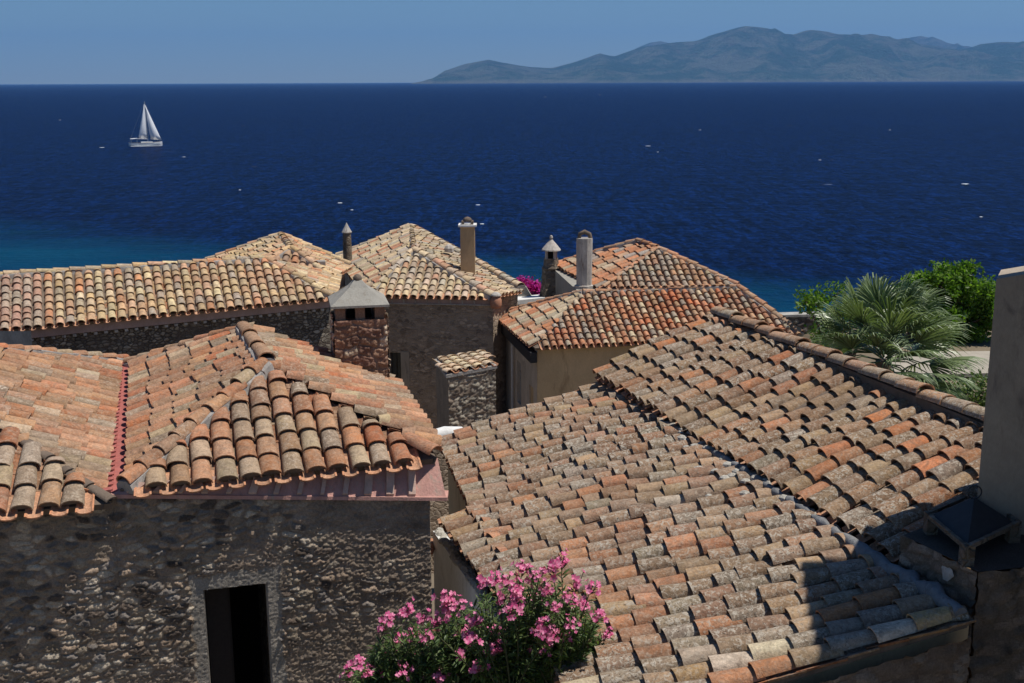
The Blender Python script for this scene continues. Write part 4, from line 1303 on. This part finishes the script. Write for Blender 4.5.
# verge tiles on the near edge: row of new orange tiles
# step wall between C's eave and D
st = MB()
i_in = unit(A3(P712[0] - E0[0], P712[1] - E0[1], 0))
sa = E0 + i_in * .22 - A3(0, 0, .06); sb = E1x + i_in * .22 - A3(0, 0, .06)
st.quad(sa - A3(0, 0, .9), sb - A3(0, 0, .9), sb, sa)
st.build('step_wall', M['stone_dark'], C_)
fl = MB(); pts = []; rad = []
for i in range(46):
    u_ = .44 + .56 * i / 45
    jz = noise.noise(Vector((i * .5, 5, 5)))
    pts.append(SD(LD * u_, LDr - .06 - .05 * jz) + A3(0, 0, .085)); rad.append(.052 + .075 * noise.noise(Vector((i * .7, 1, 5))) + .035 * (u_ > .78))
fl.tube(pts, rad, 8)
fl.build('cement_fillet', M['blue_cement'], C_)
lm = MB()
for i in range(60):
    u_ = rngC.uniform(.30, .66); t_ = LDr - abs(rngC.gauss(.12, .22)); r_ = rngC.uniform(.03, .075)
    q = SD(LD * u_, t_) + A3(0, 0, .075)
    lm.lathe(tuple(q), [(r_, 0), (r_ * .9, r_ * .45), (r_ * .45, r_ * .8)], 6, rz=rngC.random() * 3, sx=rngC.uniform(.7, 1.6))
lo_ = lm.build('mortar_lumps', M['rubble_edge'], C_); lo_['kind'] = 'stuff'
# near verge mortar
vg = MB()
for i in range(22):
    t_ = LDr * i / 22; p = SD(LD, t_); p2 = SD(LD, LDr * (i + 1) / 22)
    d_ = A3(0, 0, .0 + .05 * noise.noise(Vector((i, 3, 3)))); o_ = dirC * (.025 + .05 * noise.noise(Vector((i, 8, 3))))
    vg.prism([p + d_ - dirC * .03, p2 + d_ - dirC * .03, p2 + d_ + o_, p + d_ + o_], (0, 0, -.06))
vg.build('verge_mortar', M['bed'], C_)
# walls
wl = MB(); cl = lambda s, t, dx=0, dy=0, dz=-.13: SD(s, t) + A3(dx, dy, dz)
wall_ring(wl, [cl(.1, .12), cl(LD * .33, .18), cl(LD * .66, .2), cl(LD - .12, .2), cl(LD - .12, LDr + .1), cl(LD * .5, LDr + .1), cl(.1, LDr + .1)], gC)
wl.build('wall', M['ochre'], C_)
wl = MB()
ring = [E0 + i_in * .27 - A3(0, 0, .16), E0 + i_in * .27 + dirC * .15 - A3(0, 0, .16), E1x + i_in * .27 - dirC * .1 - A3(0, 0, .16), Ptop1 - dirC * .1 - A3(0, 0, .16), e_b - dirC * .1 - A3(0, 0, .2) + rr_ * .3, e_a + dirC * .1 - A3(0, 0, .2) + rr_ * .3, P712 + dirC * .1 - A3(0, 0, .16)]
ring[0] = ring[0] + dirC * .1
wall_ring(wl, [ring[1], ring[2], ring[3], ring[4], ring[5], ring[6]], gC); wl.build('wall', M['ochre'], C_)

# white parapet wall under the notch
w0_ = WZ(433, 531, -6.80); w1_ = WZ(476, 592, -6.80)
dw_ = unit(w1_ - w0_); w1_ = w1_ + dw_ * 2.0; pr = unit(np.cross(dw_, A3(0, 0, 1)));
if pr[0] < 0: pr = -pr
P_w = thing('parapet_wall', A3(*((w0_ + w1_)[:2] / 2), gC), 'whitewashed parapet wall with crumbling top between stone house and big tiled roof', 'wall')
m = MB(); m.prism([w0_, w1_, w1_ + pr * .16, w0_ + pr * .16], gC); m.build('wall', M['white'], P_w)
m = MB(); Lp = np.linalg.norm(w1_ - w0_); nn2 = int(Lp / .07)
for i in range(nn2):
    q = w0_ + dw_ * (i + .5) * .07 + pr * (.08 + rngV.uniform(-.03, .03)) + A3(0, 0, -.03)
    s_ = rngV.uniform(.05, .10); m.lathe(tuple(q), [(s_ * .8, 0), (s_, s_ * .5), (s_ * .5, s_ * .95)], 6, rz=rngV.random() * 3)
m.build('rubble_coping', M['rubble_edge'], P_w)
m = MB(); m.prism([w0_ + pr * .17 - A3(0, 0, .02), w1_ + pr * .17 - A3(0, 0, .02), w1_ + pr * .26 - A3(0, 0, .02), w0_ + pr * .26 - A3(0, 0, .02)], (0, 0, -.5)); m.build('flashing', M['gutter'], P_w)
tb = MB(); q = WZ(429, 553, -7.1); put_tile(tb, q + A3(-.04, -.1, 0), q + A3(.02, .3, .05), A3(1, 0, 0), A3(0, 0, 1), .2, .18, .08, .07, 0, 0, (.5, .22, .12, .2)); 
tag(tb.build('loose_tile', M['tile_near'], origin=q), 'single orange tile jutting beside the whitewashed parapet', 'roof tile')
# white rounded coping in the alley between the two roofs
q0 = WY(428, 437, 23.5); q1 = WY(462, 433, 23.8)
m = MB(); m.tube([q0 - A3(0, 0, .02), q0 * .5 + q1 * .5 + A3(0, 0, .03), q1], [.14, .16, .14], 10)
o = m.build('whitewashed_wall', M['white'], origin=A3(q0[0], q0[1], gC)); m = MB(); m.prism([q0 + A3(0.02, -.10, -.06), q1 + A3(-.02, -.10, -.06), q1 + A3(-.02, .12, -.06), q0 + A3(.02, .12, -.06)], gC); m.build('wall_body', M['stone_grey'], o)
tag(o, 'low whitewashed wall top showing in the gap between the two near roofs', 'wall')

# =====================================================================
#  MASONRY AT THE RIGHT EDGE: base block, big chimney, lidded chimney
# =====================================================================
G_ = thing('chimney_stack', A3(6.0, 11.6, gC), 'tall grey rendered chimney block in shade at the right edge with stone base', 'chimney')
cx0 = WY(970, 520, 12.6)[0]
ztop = WY(992, 279, 11.95)[2]; zbase = WY(980, 540, 12.6)[2] - .3
m = MB()
tb_ = .10
xl0 = cx0; xl1 = cx0 + .02
sx_l = WY(981, 500, 11.95)[0]
fx = A3(.995, -.10, 0); c_t = A3(sx_l - .05, 11.95, ztop); c_b = A3(sx_l - .04, 11.95, zbase - 1.6)
top_ = [c_t, c_t + fx * 1.9 + A3(0, 0, .36), c_t + fx * 1.9 + A3(.3, .6, .36), c_t + A3(.30, .6, 0)]
bot_ = [c_b, c_b + fx * 2.0, c_b + fx * 2.0 + A3(.3, .6, 0), c_b + A3(.34, .62, 0)]
m.add([tuple(p) for p in top_ + bot_], [(0, 1, 2, 3), (7, 6, 5, 4), (0, 4, 5, 1), (1, 5, 6, 2), (2, 6, 7, 3), (3, 7, 4, 0)])
m.build('chimney_shaft', M['greyplaster'], G_)
m = MB()
for i in range(4, 7):
    put_tile(m, A3(sx_l - .02 + .24 * i, 11.93 - .024 * i, ztop + .02 + .044 * i), A3(sx_l + .10 + .24 * i, 12.45, ztop + .04 + .044 * i), A3(1, 0, 0), A3(0, 0, 1), .24, .22, .08, .08, 0, 0, pick(PAL_CAP, rngC))
m.build('coping_tile', M['tile_old'], G_)
# unseen tall block added beyond the frame, nearer the viewer, to shade the corner
m = MB(); m.prism([A3(6.3, 12.1, ztop + 3.8), A3(6.0, 8.6, ztop + 3.8), A3(8.5, 8.6, ztop + 3.8), A3(8.7, 11.5, ztop + 3.8)], gC); m.build('shade_block', M['greyplaster'], G_)
# base block
b0 = WY(903, 535, 11.9); b1 = WY(976, 590, 10.95); 
zl = b0[2]
b1 = WZ(978, 572, zl - H)
m = MB()
bkL = np.linalg.norm((b1 - b0)[:2]); dbl = unit(A3(b1[0] - b0[0], b1[1] - b0[1], 0)); nbl = A3(dbl[1], -dbl[0], 0)
if nbl[0] > 0: nbl = -nbl
relief_wall(m, b0, dbl, bkL, zl - 1.6, lambda s: zl, .03, 77, amp=.04, sx=4, sz=7, nout=nbl, pal=[(.26, .20, .15), (.33, .26, .2), (.2, .16, .12)], mortar=(.19, .15, .115))
frd = unit(A3(1, .22, 0))
relief_wall(m, b1, frd, 2.6, gC, lambda s: zl, .035, 78, amp=.04, sx=4, sz=7, pal=[(.22, .17, .13), (.28, .22, .17), (.17, .14, .11)], mortar=(.17, .14, .11))
m.add([tuple(b0), tuple(b1), tuple(b1 + frd * 2.6), tuple(A3(xl0 + .1, 12.7, zl)), ], [(0, 1, 2, 3)], col=(.11, .09, .075, 0))
m.build('stone_base', M['relief'], G_)
m = MB(); q = on_plane(b0, nbl, 950, 572)
m.lathe((0, 0, 0), [(.07, 0), (.085, .012), (.05, .022), (.01, .026)], 9)
pts = []
for v_ in m.v:
    a_ = math.atan2(v_[1], v_[0]); r_ = math.hypot(v_[0], v_[1]) * (1 + .18 * math.sin(a_ * 3 + 1))
    pts.append(tuple(q + nbl * (.03 + v_[2]) + dbl * r_ * math.cos(a_) + A3(0, 0, 1.1 * r_ * math.sin(a_))))
m.v = pts; m.build('plaster_patch', M['offwhite'], G_)
# lower shaded wall in the corner, under D's near verge
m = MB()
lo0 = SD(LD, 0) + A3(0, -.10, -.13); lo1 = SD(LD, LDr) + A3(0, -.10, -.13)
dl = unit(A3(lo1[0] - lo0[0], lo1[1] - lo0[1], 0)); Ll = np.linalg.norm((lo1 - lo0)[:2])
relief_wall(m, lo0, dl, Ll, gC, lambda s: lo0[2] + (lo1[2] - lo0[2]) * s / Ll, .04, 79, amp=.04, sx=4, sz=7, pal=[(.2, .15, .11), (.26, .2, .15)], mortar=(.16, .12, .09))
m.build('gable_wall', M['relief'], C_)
# lidded chimney
zr = zl + .02
L0 = WZ(925, 512, zl + .24 - H); L1 = WZ(967, 547, zl + .24 - H); L2 = WZ(1021, 521, zl + .24 - H); L3 = L0 + (L2 - L1)
LC = (L0 + L1 + L2 + L3) / 4
K = thing('lidded_chimney', A3(LC[0], LC[1], zl), 'squat open chimney with dark pyramid metal lid on four plaster legs beside the shaded block', 'chimney')
for p_ in (L0, L1, L2, L3):
    m = MB(); q = p_ * .86 + LC * .14
    m.prism([q + A3(sx_ * .06, sy_ * .06, -.02) for sx_, sy_ in ((-1, -1), (1, -1), (1, 1), (-1, 1))], zl - .01); m.build('leg', M['stone_base'], K)
m = MB(); fr = [L0, L1, L2, L3]
for i in range(4):
    p_, q_ = fr[i], fr[(i + 1) % 4]; d_ = unit(q_ - p_); n_ = unit(LC - (p_ + q_) / 2)
    m.prism([p_ - d_ * .02, q_ - d_ * .051, q_ - d_ * .051 + n_ * .05, p_ - d_ * .02 + n_ * .05], (0, 0, -.05))
m.build('rim', M['stone_base'], K)
ap_ = A3(LC[0], LC[1], zl + .46)
m = MB(); z3 = A3(0, 0, -.03); ins_ = lambda p: tuple(p * .86 + LC * .14 + z3); m.add([ins_(L0), ins_(L1), ins_(L2), ins_(L3), tuple(ap_)], [(0, 1, 4), (1, 2, 4), (2, 3, 4), (3, 0, 4), (3, 2, 1, 0)]); m.build('lid', M['metal'], K)
m = MB(); m.tube([ap_ + A3(.075 * math.cos(a_), 0, .06 + .075 * math.sin(a_)) for a_ in np.linspace(0, 2 * math.pi, 17)], [.008] * 17, 6); m.build('ring', M['metal'], K)

# =====================================================================
#  GARDEN TO THE RIGHT: path, walls, bush, palm
# =====================================================================
m = MB(); zp = -9.58
m.prism([WZ(880, 376, zp), WZ(1100, 370, zp), WZ(1100, 350, zp), WZ(885, 352, zp)], (0, 0, -.12)); tag(m.build('path', plaster_material('pale_paving', (.38, .34, .28), .15, 1.5)), kind='structure')
m = MB(); p0 = WY(752, 366, 39.0); p1 = WY(860, 365, 39.3)
zw_ = p0[2] + .08
m.prism([(p0[0], p0[1], zw_), (p1[0], p1[1], zw_), (p1[0], p1[1] + .4, zw_), (p0[0], p0[1] + .4, zw_)], H - 10.6)
tag(m.build('white_kerb_wall', M['white'], origin=A3(p0[0], p0[1], H - 10.6)), 'low white garden wall showing left of the palm trunk', 'wall')
m = MB(); p0 = WY(862, 349, 41.6); p1 = WY(1090, 348, 43.0)
m.prism([tuple(p0), tuple(p1), tuple(p1 + A3(0, .5, 0)), tuple(p0 + A3(0, .5, 0))], H - 10.6)
tag(m.build('garden_wall', M['white'], origin=A3(p0[0], p0[1], H - 10.6)), 'long pale garden wall behind the palm, below the bright green bush', 'wall')
m = MB(); p0 = WY(742, 318, 45.3); p1 = WY(836, 316, 45.8); dq = unit(A3(p1[0] - p0[0], p1[1] - p0[1], 0))
relief_wall(m, p0, dq, np.linalg.norm((p1 - p0)[:2]), H - 11.5, lambda s: p0[2], .06, 90, amp=.06, sx=3, sz=5)
m.prism([tuple(p0 + A3(0, -.06, .0)), tuple(p1 + A3(0, -.06, 0)), tuple(p1 + A3(0, .5, 0)), tuple(p0 + A3(0, .5, 0))], (0, 0, .10), col=(.42, .40, .36, 0))
m.prism([tuple(p0 + A3(0, .06, -.002)), tuple(p1 + A3(0, .06, -.002)), tuple(p1 + A3(0, .48, -.002)), tuple(p0 + A3(0, .48, -.002))], H - 11.5, col=(.2, .17, .14, 0))
tag(m.build('sea_wall', M['relief'], origin=A3(p0[0], p0[1], H - 11.5)), 'rubble sea wall with pale coping at the corner of the red roof', 'wall')


def tree(name, base, crown_px, Y, label, cat, mat, n, size, spread, rng, dens=1.0, aspect=.5):
    o = thing(name, base, label, cat)
    cs = []
    for px, py, r in crown_px:
        q = WY(px, py, Y + rng.uniform(-1, 1) * r * .9); cs.append(np.append(q, r))
    sub = []
    for c in cs:
        for _ in range(int(9 * dens)):
            d = unit(A3(rng.gauss(0, 1), rng.gauss(0, 1), rng.gauss(.15, .8))) * c[3] * rng.uniform(.55, 1.05)
            sub.append(np.append(c[:3] + d, rng.uniform(.5, 1.0)))
    t = MB()
    t.tube([base, base + A3(.05, 0, .5), base * .5 + cs[0][:3] * .5, cs[0][:3]], [.12, .1, .08, .04], 8)
    for c in cs: t.tube([base + A3(0, 0, .4), base * .35 + c[:3] * .65 + A3(0, 0, -.1), c[:3]], [.07, .045, .02], 6, cap=False)
    for c in sub:
        near = min(cs, key=lambda q: np.linalg.norm(q[:3] - c[:3])); t.tube([near[:3], c[:3]], [.018, .006], 4, cap=False)
    t.build('trunk', M['bark'], o)
    m = MB(); leaf_blob(m, sub, n, spread, size, rng, aspect); m.build('crown', mat, o)
    return o


rv = random.Random(91)
cp = [(918, 289, .6), (936, 284, .7), (955, 285, .7), (972, 286, .7), (984, 298, .65), (908, 304, .8), (932, 300, .95), (958, 302, .95), (978, 312, .7), (945, 318, .85), (965, 325, .7), (985, 318, .6), (925, 320, .7), (940, 332, .5), (1000, 310, .6)]
tree('broadleaf_tree', A3(15.2, 43, H - 9.9), cp, 42.8, 'dense bright green bushy tree above the pale garden wall', 'tree', M['leaf_bush'], 95, .17, .42, rv, 1.7, .6)
cp = [(815, 300, .28), (835, 297, .4), (850, 310, .45), (828, 318, .4), (845, 330, .5), (862, 322, .5), (820, 335, .35), (806, 303, .2)]
tree('young_tree', A3(11.6, 38.2, H - 9.9), cp, 38.0, 'sparse yellow-green young tree at the left edge of the palm', 'tree', M['leaf_bush'], 26, .15, .5, rv, 1.1)
cp = [(800, 372, .5), (830, 380, .5), (860, 388, .6), (900, 398, .6), (820, 352, .4), (940, 408, .6), (965, 400, .55), (985, 395, .5), (975, 420, .5), (1000, 405, .5)]
tree('shrub', A3(10.9, 33.5, H - 10.5), cp, 33.5, 'low grey-green shrub under the palm behind the big ridge', 'shrub', M['leaf_ole'], 40, .16, .55, rv, 1.0)


def fan_leaf(mb, stem, o, dirv, Rl, rng, green, spread=2.6, nl=27):
    """fan frond: petiole from o, pleated blades radiating from its tip and drooping"""
    d = unit(dirv); L = rng.uniform(.8, 1.25)
    tip = o + d * L * 1.0 + A3(0, 0, -.10 * L)
    mid = o + d * L * .5 + A3(0, 0, .06)
    stem.tube([o, mid, tip], [.025, .016, .012], 5, cap=False, col=(1, 1, 1, .3))
    side = unit(np.cross(d, A3(0, 0, 1)) + A3(rng.gauss(0, .15), rng.gauss(0, .15), rng.gauss(0, .25)))
    nrm = np.cross(side, d)
    wind = A3(.26, .03, -.02)
    for i in range(nl):
        a = (i / (nl - 1) - .5) * spread + rng.gauss(0, .02)
        bd_ = unit(d * math.cos(a) + side * math.sin(a) + nrm * .10 * math.cos(a * 2))
        ln = Rl * (.74 + .28 * math.cos(a)) * rng.uniform(.9, 1.08)
        sdv = unit(np.cross(bd_, nrm)); W = .052
        pts = []
        for t, wd, dr in ((0, .4, 0), (.38, 1, .01), (.62, .9, .06), (.82, .55, .17), (1.0, .06, .38)):
            p = tip + bd_ * ln * t * (1 - .12 * t * t) + A3(0, 0, -dr * ln * .62) + wind * dr * ln * .9 + A3(rng.gauss(0, .01), rng.gauss(0, .01), 0) * t
            pts.append((p - sdv * W * wd / 2, p + nrm * W * wd * .35, p + sdv * W * wd / 2))
        b_ = rng.uniform(.8, 1.2); al = min(1, max(0, green - .15 + rng.gauss(0, .33)))
        for q, r in zip(pts, pts[1:]):
            mb.add([q[0], q[1], r[1], r[0]], [(0, 1, 2, 3)], (b_, b_, b_, al)); mb.add([q[1], q[2], r[2], r[1]], [(0, 1, 2, 3)], (b_, b_, b_, al))


rp = random.Random(17)
YP = 27.0
pc = WY(884, 356, YP)
Pm = thing('fan_palm', A3(pc[0], pc[1], H - 10.8), 'windblown grey-green fan palm behind the ridge of the big weathered roof', 'palm tree')
t = MB(); tp = []; 
for i in range(15):
    z = H - 10.8 + (pc[2] - .1 - H + 10.8) * i / 14; tp.append(((pc[0], pc[1], z), .19 + .02 * (i % 2)))
t.tube([q[0] for q in tp], [q[1] for q in tp], 12); t.build('trunk', M['bark'], Pm)
fr = MB(); stm = MB(); dead = MB()
for i in range(46):
    az = i * 2.39996 + rp.gauss(0, .15); f_ = i / 45
    el = math.radians(82 - 112 * f_ ** .9 + rp.gauss(0, 6))
    dv_ = A3(math.cos(az) * math.cos(el), math.sin(az) * math.cos(el), math.sin(el)) + A3(.10, 0, 0)
    fan_leaf(fr, stm, pc + A3(0, 0, .1 - .3 * f_) + dv_ * .10, dv_, rp.uniform(1.2, 1.5), rp, .55 + .4 * (1 - f_))
for i in range(14):
    az = i * 2.39996; el = math.radians(-62 + rp.gauss(0, 8)); dv_ = A3(math.cos(az) * math.cos(el), math.sin(az) * math.cos(el), math.sin(el))
    fan_leaf(dead, stm, pc + A3(0, 0, -.3), dv_, .8, rp, .5, 1.6, 18)
fr.build('crown', M['leaf_palm'], Pm); stm.build('leaf_stalks', M['leaf_palm'], Pm); dead.build('dry_skirt', M['dry'], Pm)

# =====================================================================
#  OLEANDER in the foreground
# =====================================================================
ro = random.Random(23)
FLW = [(385, 625), (389, 617), (406, 611), (421, 620), (446, 608), (447, 597), (459, 604), (348, 669), (359, 661), (368, 672), (386, 658), (462, 631), (476, 620), (494, 628), (512, 609), (520, 600), (494, 580), (482, 584), (506, 581), (523, 567), (532, 576), (535, 596), (553, 567), (561, 562), (576, 584), (567, 596), (556, 606), (576, 600), (591, 588), (600, 614), (608, 634), (589, 644), (564, 634), (550, 634), (573, 622), (526, 640), (535, 660), (517, 667), (424, 649), (427, 672), (441, 675), (453, 678), (427, 636), (471, 637), (494, 649), (475, 669), (541, 625), (530, 655), (405, 668), (398, 640), (585, 606), (517, 590), (500, 600), (484, 657), (548, 590), (540, 572), (508, 671), (375, 668), (415, 662), (460, 655), (412, 634), (436, 622), (545, 645), (500, 640)]
OB = WY(475, 800, 11.9); OB[2] = gC + .3
O = thing('oleander', OB, 'pink flowering oleander bush in front of the whitewashed parapet', 'shrub')
stems = MB(); lv = MB(); tips = []


def leafy_stem(p0, p1, cnt, rng, start=.35, llen=.115):
    mid = p0 * .5 + p1 * .5 + A3(rng.gauss(0, .06), rng.gauss(0, .06), .12)
    pts = [p0 * (1 - t) ** 2 + 2 * mid * t * (1 - t) + p1 * t * t for t in np.linspace(0, 1, 6)]
    stems.tube(pts, [.014, .012, .010, .008, .006, .004], 5, cap=False)
    for i in range(cnt):
        t = start + (1 - start) * (i + rng.random()) / cnt
        p = p0 * (1 - t) ** 2 + 2 * mid * t * (1 - t) + p1 * t * t
        ax = unit(p1 - mid)
        for w_ in range(3):
            r_ = unit(np.cross(ax, A3(rng.gauss(0, 1), rng.gauss(0, 1), rng.gauss(0, 1))))
            d_ = unit(ax * rng.uniform(.2, .9) + r_ + A3(0, 0, rng.uniform(-.15, .25)))
            L_ = llen * rng.uniform(.7, 1.25); s2 = unit(np.cross(d_, A3(rng.gauss(0, .4), rng.gauss(0, .4), 1))); W_2 = L_ * .19
            b_ = rng.uniform(.75, 1.25); al = rng.random()
            n3 = np.cross(d_, s2)
            a1, a2 = p + d_ * L_ * .35, p + d_ * L_ * .7 - A3(0, 0, .006)
            lv.add([p, a1 + s2 * W_2 / 2, a2 + s2 * W_2 * .42, p + d_ * L_ - A3(0, 0, .015), a2 - s2 * W_2 * .42, a1 - s2 * W_2 / 2], [(0, 1, 2, 3, 4, 5)], (b_, b_, b_, al))


hub = []
for px, py, Y_ in ((450, 720, 11.6), (400, 720, 11.7), (510, 715, 11.4), (560, 705, 11.5), (480, 690, 11.9), (360, 730, 11.5)):
    q = WY(px, py, Y_); hub.append(q); stems.tube([OB, OB * .5 + q * .5 + A3(0, 0, -.2), q], [.04, .03, .018], 7, cap=False)
for (px, py) in FLW:
    Y_ = 11.25 + ro.uniform(-.3, .45)
    q = WY(px, py, Y_); tips.append(q)
    h_ = min(hub, key=lambda a_: np.linalg.norm(a_ - q) + ro.uniform(0, .2))
    leafy_stem(h_ + A3(ro.gauss(0, .05), ro.gauss(0, .05), 0), q - A3(0, 0, .015), 17, ro)
for _ in range(560):       # leafy shoots without flowers
    px = ro.uniform(360, 600)
    top = float(np.interp(px, [345, 385, 420, 450, 480, 520, 560, 600, 610], [672, 628, 622, 608, 588, 576, 575, 605, 640]))
    py = top + 8 + (700 - top) * ro.random() ** 1.2
    if px > 575 and py > 655: continue
    q = WY(px, py, 11.6 + ro.uniform(-.35, .5))
    h_ = min(hub, key=lambda a_: np.linalg.norm(a_ - q) + ro.uniform(0, .4))
    leafy_stem(h_ + A3(ro.gauss(0, .08), ro.gauss(0, .08), 0), q, 13, ro)
stems.build('stem', M['twig'], O); lv.build('foliage', M['leaf_ole'], O)
variants = []
for v_ in range(7):
    m = MB(); r_ = random.Random(200 + v_)
    for f_ in range(r_.randint(11, 18)):
        c_ = A3(r_.gauss(0, .034), r_.gauss(0, .034), r_.gauss(0, .026))
        nz_ = unit(A3(c_[0] * 12 + r_.gauss(0, .4), c_[1] * 12 - .5, .8 + r_.gauss(0, .2))); a1 = unit(np.cross(nz_, A3(.3, 1, .1))); a2 = np.cross(nz_, a1)
        sz = r_.uniform(.017, .027)
        m.tube([A3(0, 0, -.05), c_ * .5 + A3(0, 0, -.02), c_], [.004, .003, .003], 4, cap=False, col=(.4, 1.2, .5, .2))
        for p_ in range(5):
            an = p_ * 1.2566 + r_.random() * .3; d_ = a1 * math.cos(an) + a2 * math.sin(an); s_ = np.cross(nz_, d_)
            b_ = r_.uniform(.85, 1.15); al = r_.random()
            m.add([c_, c_ + d_ * sz * .6 + s_ * sz * .42 + nz_ * .004, c_ + d_ * sz * 1.1 + s_ * sz * .25 + nz_ * .008, c_ + d_ * sz * 1.1 - s_ * sz * .25 + nz_ * .008, c_ + d_ * sz * .6 - s_ * sz * .42 + nz_ * .004], [(0, 1, 2, 3, 4)], (b_, b_, b_, al))
    variants.append(m)
meshes = []
for i, q in enumerate(tips):
    v_ = i % 7
    if i < 7:
        ob = variants[v_].build('flower_cluster', M['petal'], O, origin=(0, 0, 0)); meshes.append(ob.data)
    else:
        ob = bpy.data.objects.new('flower_cluster', meshes[v_]); COL.objects.link(ob); ob.parent = O
    ob.location = tuple(q - WORLD[O.name]); ob.rotation_euler = (ro.gauss(0, .2), ro.gauss(0, .2), ro.uniform(-.6, .6)); s_ = ro.uniform(1.0, 1.55); ob.scale = (s_, s_, s_ * ro.uniform(.8, 1.3))

# =====================================================================
#  SAILING BOAT
# =====================================================================
bw_ = WZ(146, 146, -H)
S = thing('sailing_boat', A3(bw_[0], bw_[1], 0), 'white sailing boat with two raised sails on the open blue sea', 'sailing boat')
LB_ = 12.6
bx = lambda x, y, z: (bw_[0] + x * .9 - y * .43 - z * .03, bw_[1] + x * .43 + y * .9, z)
m = MB(); secs = []
for t in np.linspace(0, 1, 13):
    x = -LB_ / 2 + LB_ * t
    beam = 1.9 * min(1, (.72 + 1.4 * t)) * (1 - max(0, (t - .45) / .55) ** 2.2) + .02
    dk = 1.25 + .55 * (t - .4) ** 2 * 2
    rk = .35 * (1 - t)
    secs.append([bx(x - .0, -beam, dk), bx(x, -beam * .92, .35), bx(x, -beam * .5, -.35), bx(x, 0, -.5), bx(x, beam * .5, -.35), bx(x, beam * .92, .35), bx(x, beam, dk)])
vs = [p for s_ in secs for p in s_]; n7 = 7
m.add(vs, [(i * n7 + j, i * n7 + j + 1, (i + 1) * n7 + j + 1, (i + 1) * n7 + j) for i in range(12) for j in range(6)], smooth=True)
m.add(secs[0], [tuple(range(7))])
hull = m.build('hull', M['hull'], S)
m = MB(); m.add([s_[0] for s_ in secs] + [s_[6] for s_ in secs], [(i, i + 1, 13 + i + 1, 13 + i) for i in range(12)]); m.build('deck', M['teak'], S)
m = MB(); m.prism([bx(-1.8, -1.1, 1.75), bx(2.6, -.8, 1.7), bx(2.6, .8, 1.7), bx(-1.8, 1.1, 1.75)], (0, 0, -.6)); m.build('cabin', M['hull'], S)
m = MB(); m.prism([bx(-5.6, -1.5, 2.9), bx(-3.0, -1.4, 3.1), bx(-3.0, 1.4, 3.1), bx(-5.6, 1.5, 2.9)], (0, 0, -.12)); m.build('bimini', M['sail'], S)
for x_ in (-5.4, -3.2):
    for y_ in (-1.35, 1.35): m = MB(); m.tube([bx(x_, y_, 1.2), bx(x_, y_, 2.9)], [.05, .05], 6); m.build('bimini_post', M['mast'], S)
mt = bx(1.1, 0, 17.0)
m = MB(); m.tube([bx(.9, 0, 1.2), mt], [.13, .09], 8); m.tube([bx(.9, 0, 2.7), bx(-3.0, -1.3, 2.9)], [.11, .09], 8); m.build('mast', M['mast'], S)


def sail(a, b, c, belly, name):
    a, b, c = map(lambda q: np.array(q, float), (a, b, c)); m = MB(); n = 8; ids = {}
    for i in range(n + 1):
        for j in range(n + 1 - i):
            u_, v_ = i / n, j / n; w_ = 1 - u_ - v_
            p = a * w_ + b * u_ + c * v_ + A3(.25, -1, 0) * belly * 27 * (u_ * v_ * w_ + .02 * (u_ * w_ + v_ * w_ + u_ * v_) * 4 * .25)
            ids[i, j] = len(m.v); m.v.append(tuple(p))
    for i in range(n):
        for j in range(n - i):
            m.f.append([ids[i, j], ids[i + 1, j], ids[i, j + 1]]); m.c.append((1, 1, 1, 0)); m.sm.append(True); m.mi.append(0)
            if i + j < n - 1: m.f.append([ids[i + 1, j], ids[i + 1, j + 1], ids[i, j + 1]]); m.c.append((1, 1, 1, 0)); m.sm.append(True); m.mi.append(0)
    o = m.build(name, M['sail'], S)
    sf = o.modifiers.new('cloth_thickness', 'SOLIDIFY'); sf.thickness = .03


sail(bx(.8, .1, 3.0), bx(-2.7, -1.2, 3.1), bx(.95, 0, 16.2), .9, 'mainsail')
sail(bx(6.1, 0, 2.1), bx(1.9, -.6, 2.6), bx(1.2, 0, 15.8), .8, 'jib')
m = MB(); m.tube([bx(6.2, 0, 1.9), mt], [.025, .025], 4); m.tube([bx(-6.1, 0, 1.6), mt], [.025, .025], 4); m.tube([bx(1, -1.8, 1.3), mt], [.025, .025], 4); m.build('rigging', M['mast'], S)
# foam flecks and wake
m = MB(); rw = random.Random(3)
wk = [(WZ(102, 147.5, -H), 3.2), (WZ(184, 157, -H), 1.8), (WZ(648, 146, -H), 2.6), (WZ(658, 152, -H), 1.2), (WZ(965, 184, -H), 2.4), (WZ(981, 217, -H), .9), (WZ(482, 224, -H), 1.3), (WZ(478, 205, -H), 1.4), (WZ(340, 203, -H), 1.6), (WZ(352, 210, -H), 1.1), (WZ(600, 95, -H), 8), (WZ(545, 97, -H), 7), (WZ(890, 130, -H), 2.5), (WZ(700, 130, -H), 2), (WZ(240, 190, -H), 1), (WZ(820, 160, -H), 1.4), (WZ(60, 120, -H), 3)]
for q, s_ in wk:
    s_ *= .33; n_ = 14; ring = []
    for i in range(n_):
        a_ = 2 * math.pi * i / n_; r_ = s_ * (.5 + .5 * rw.random()); ring.append((q[0] + r_ * 1.3 * math.cos(a_), q[1] + r_ * 1.2 * math.sin(a_), .03))
    m.add([(q[0], q[1], .08)] + ring, [(0, 1 + i, 1 + (i + 1) % n_) for i in range(n_)])
for i in range(26):
    x_ = -6.0 + i * .45; m.add([bx(x_, -2.1 - rw.random() * .4, .05), bx(x_ + .45, -2.1 - rw.random() * .4, .05), bx(x_ + .45, -1.8, .10), bx(x_, -1.8, .10)], [(0, 1, 2, 3)])
tag(m.build('sea_foam', simple('foam', (.7, .74, .78), .9, .1, 0, 1, 0)), kind='stuff')
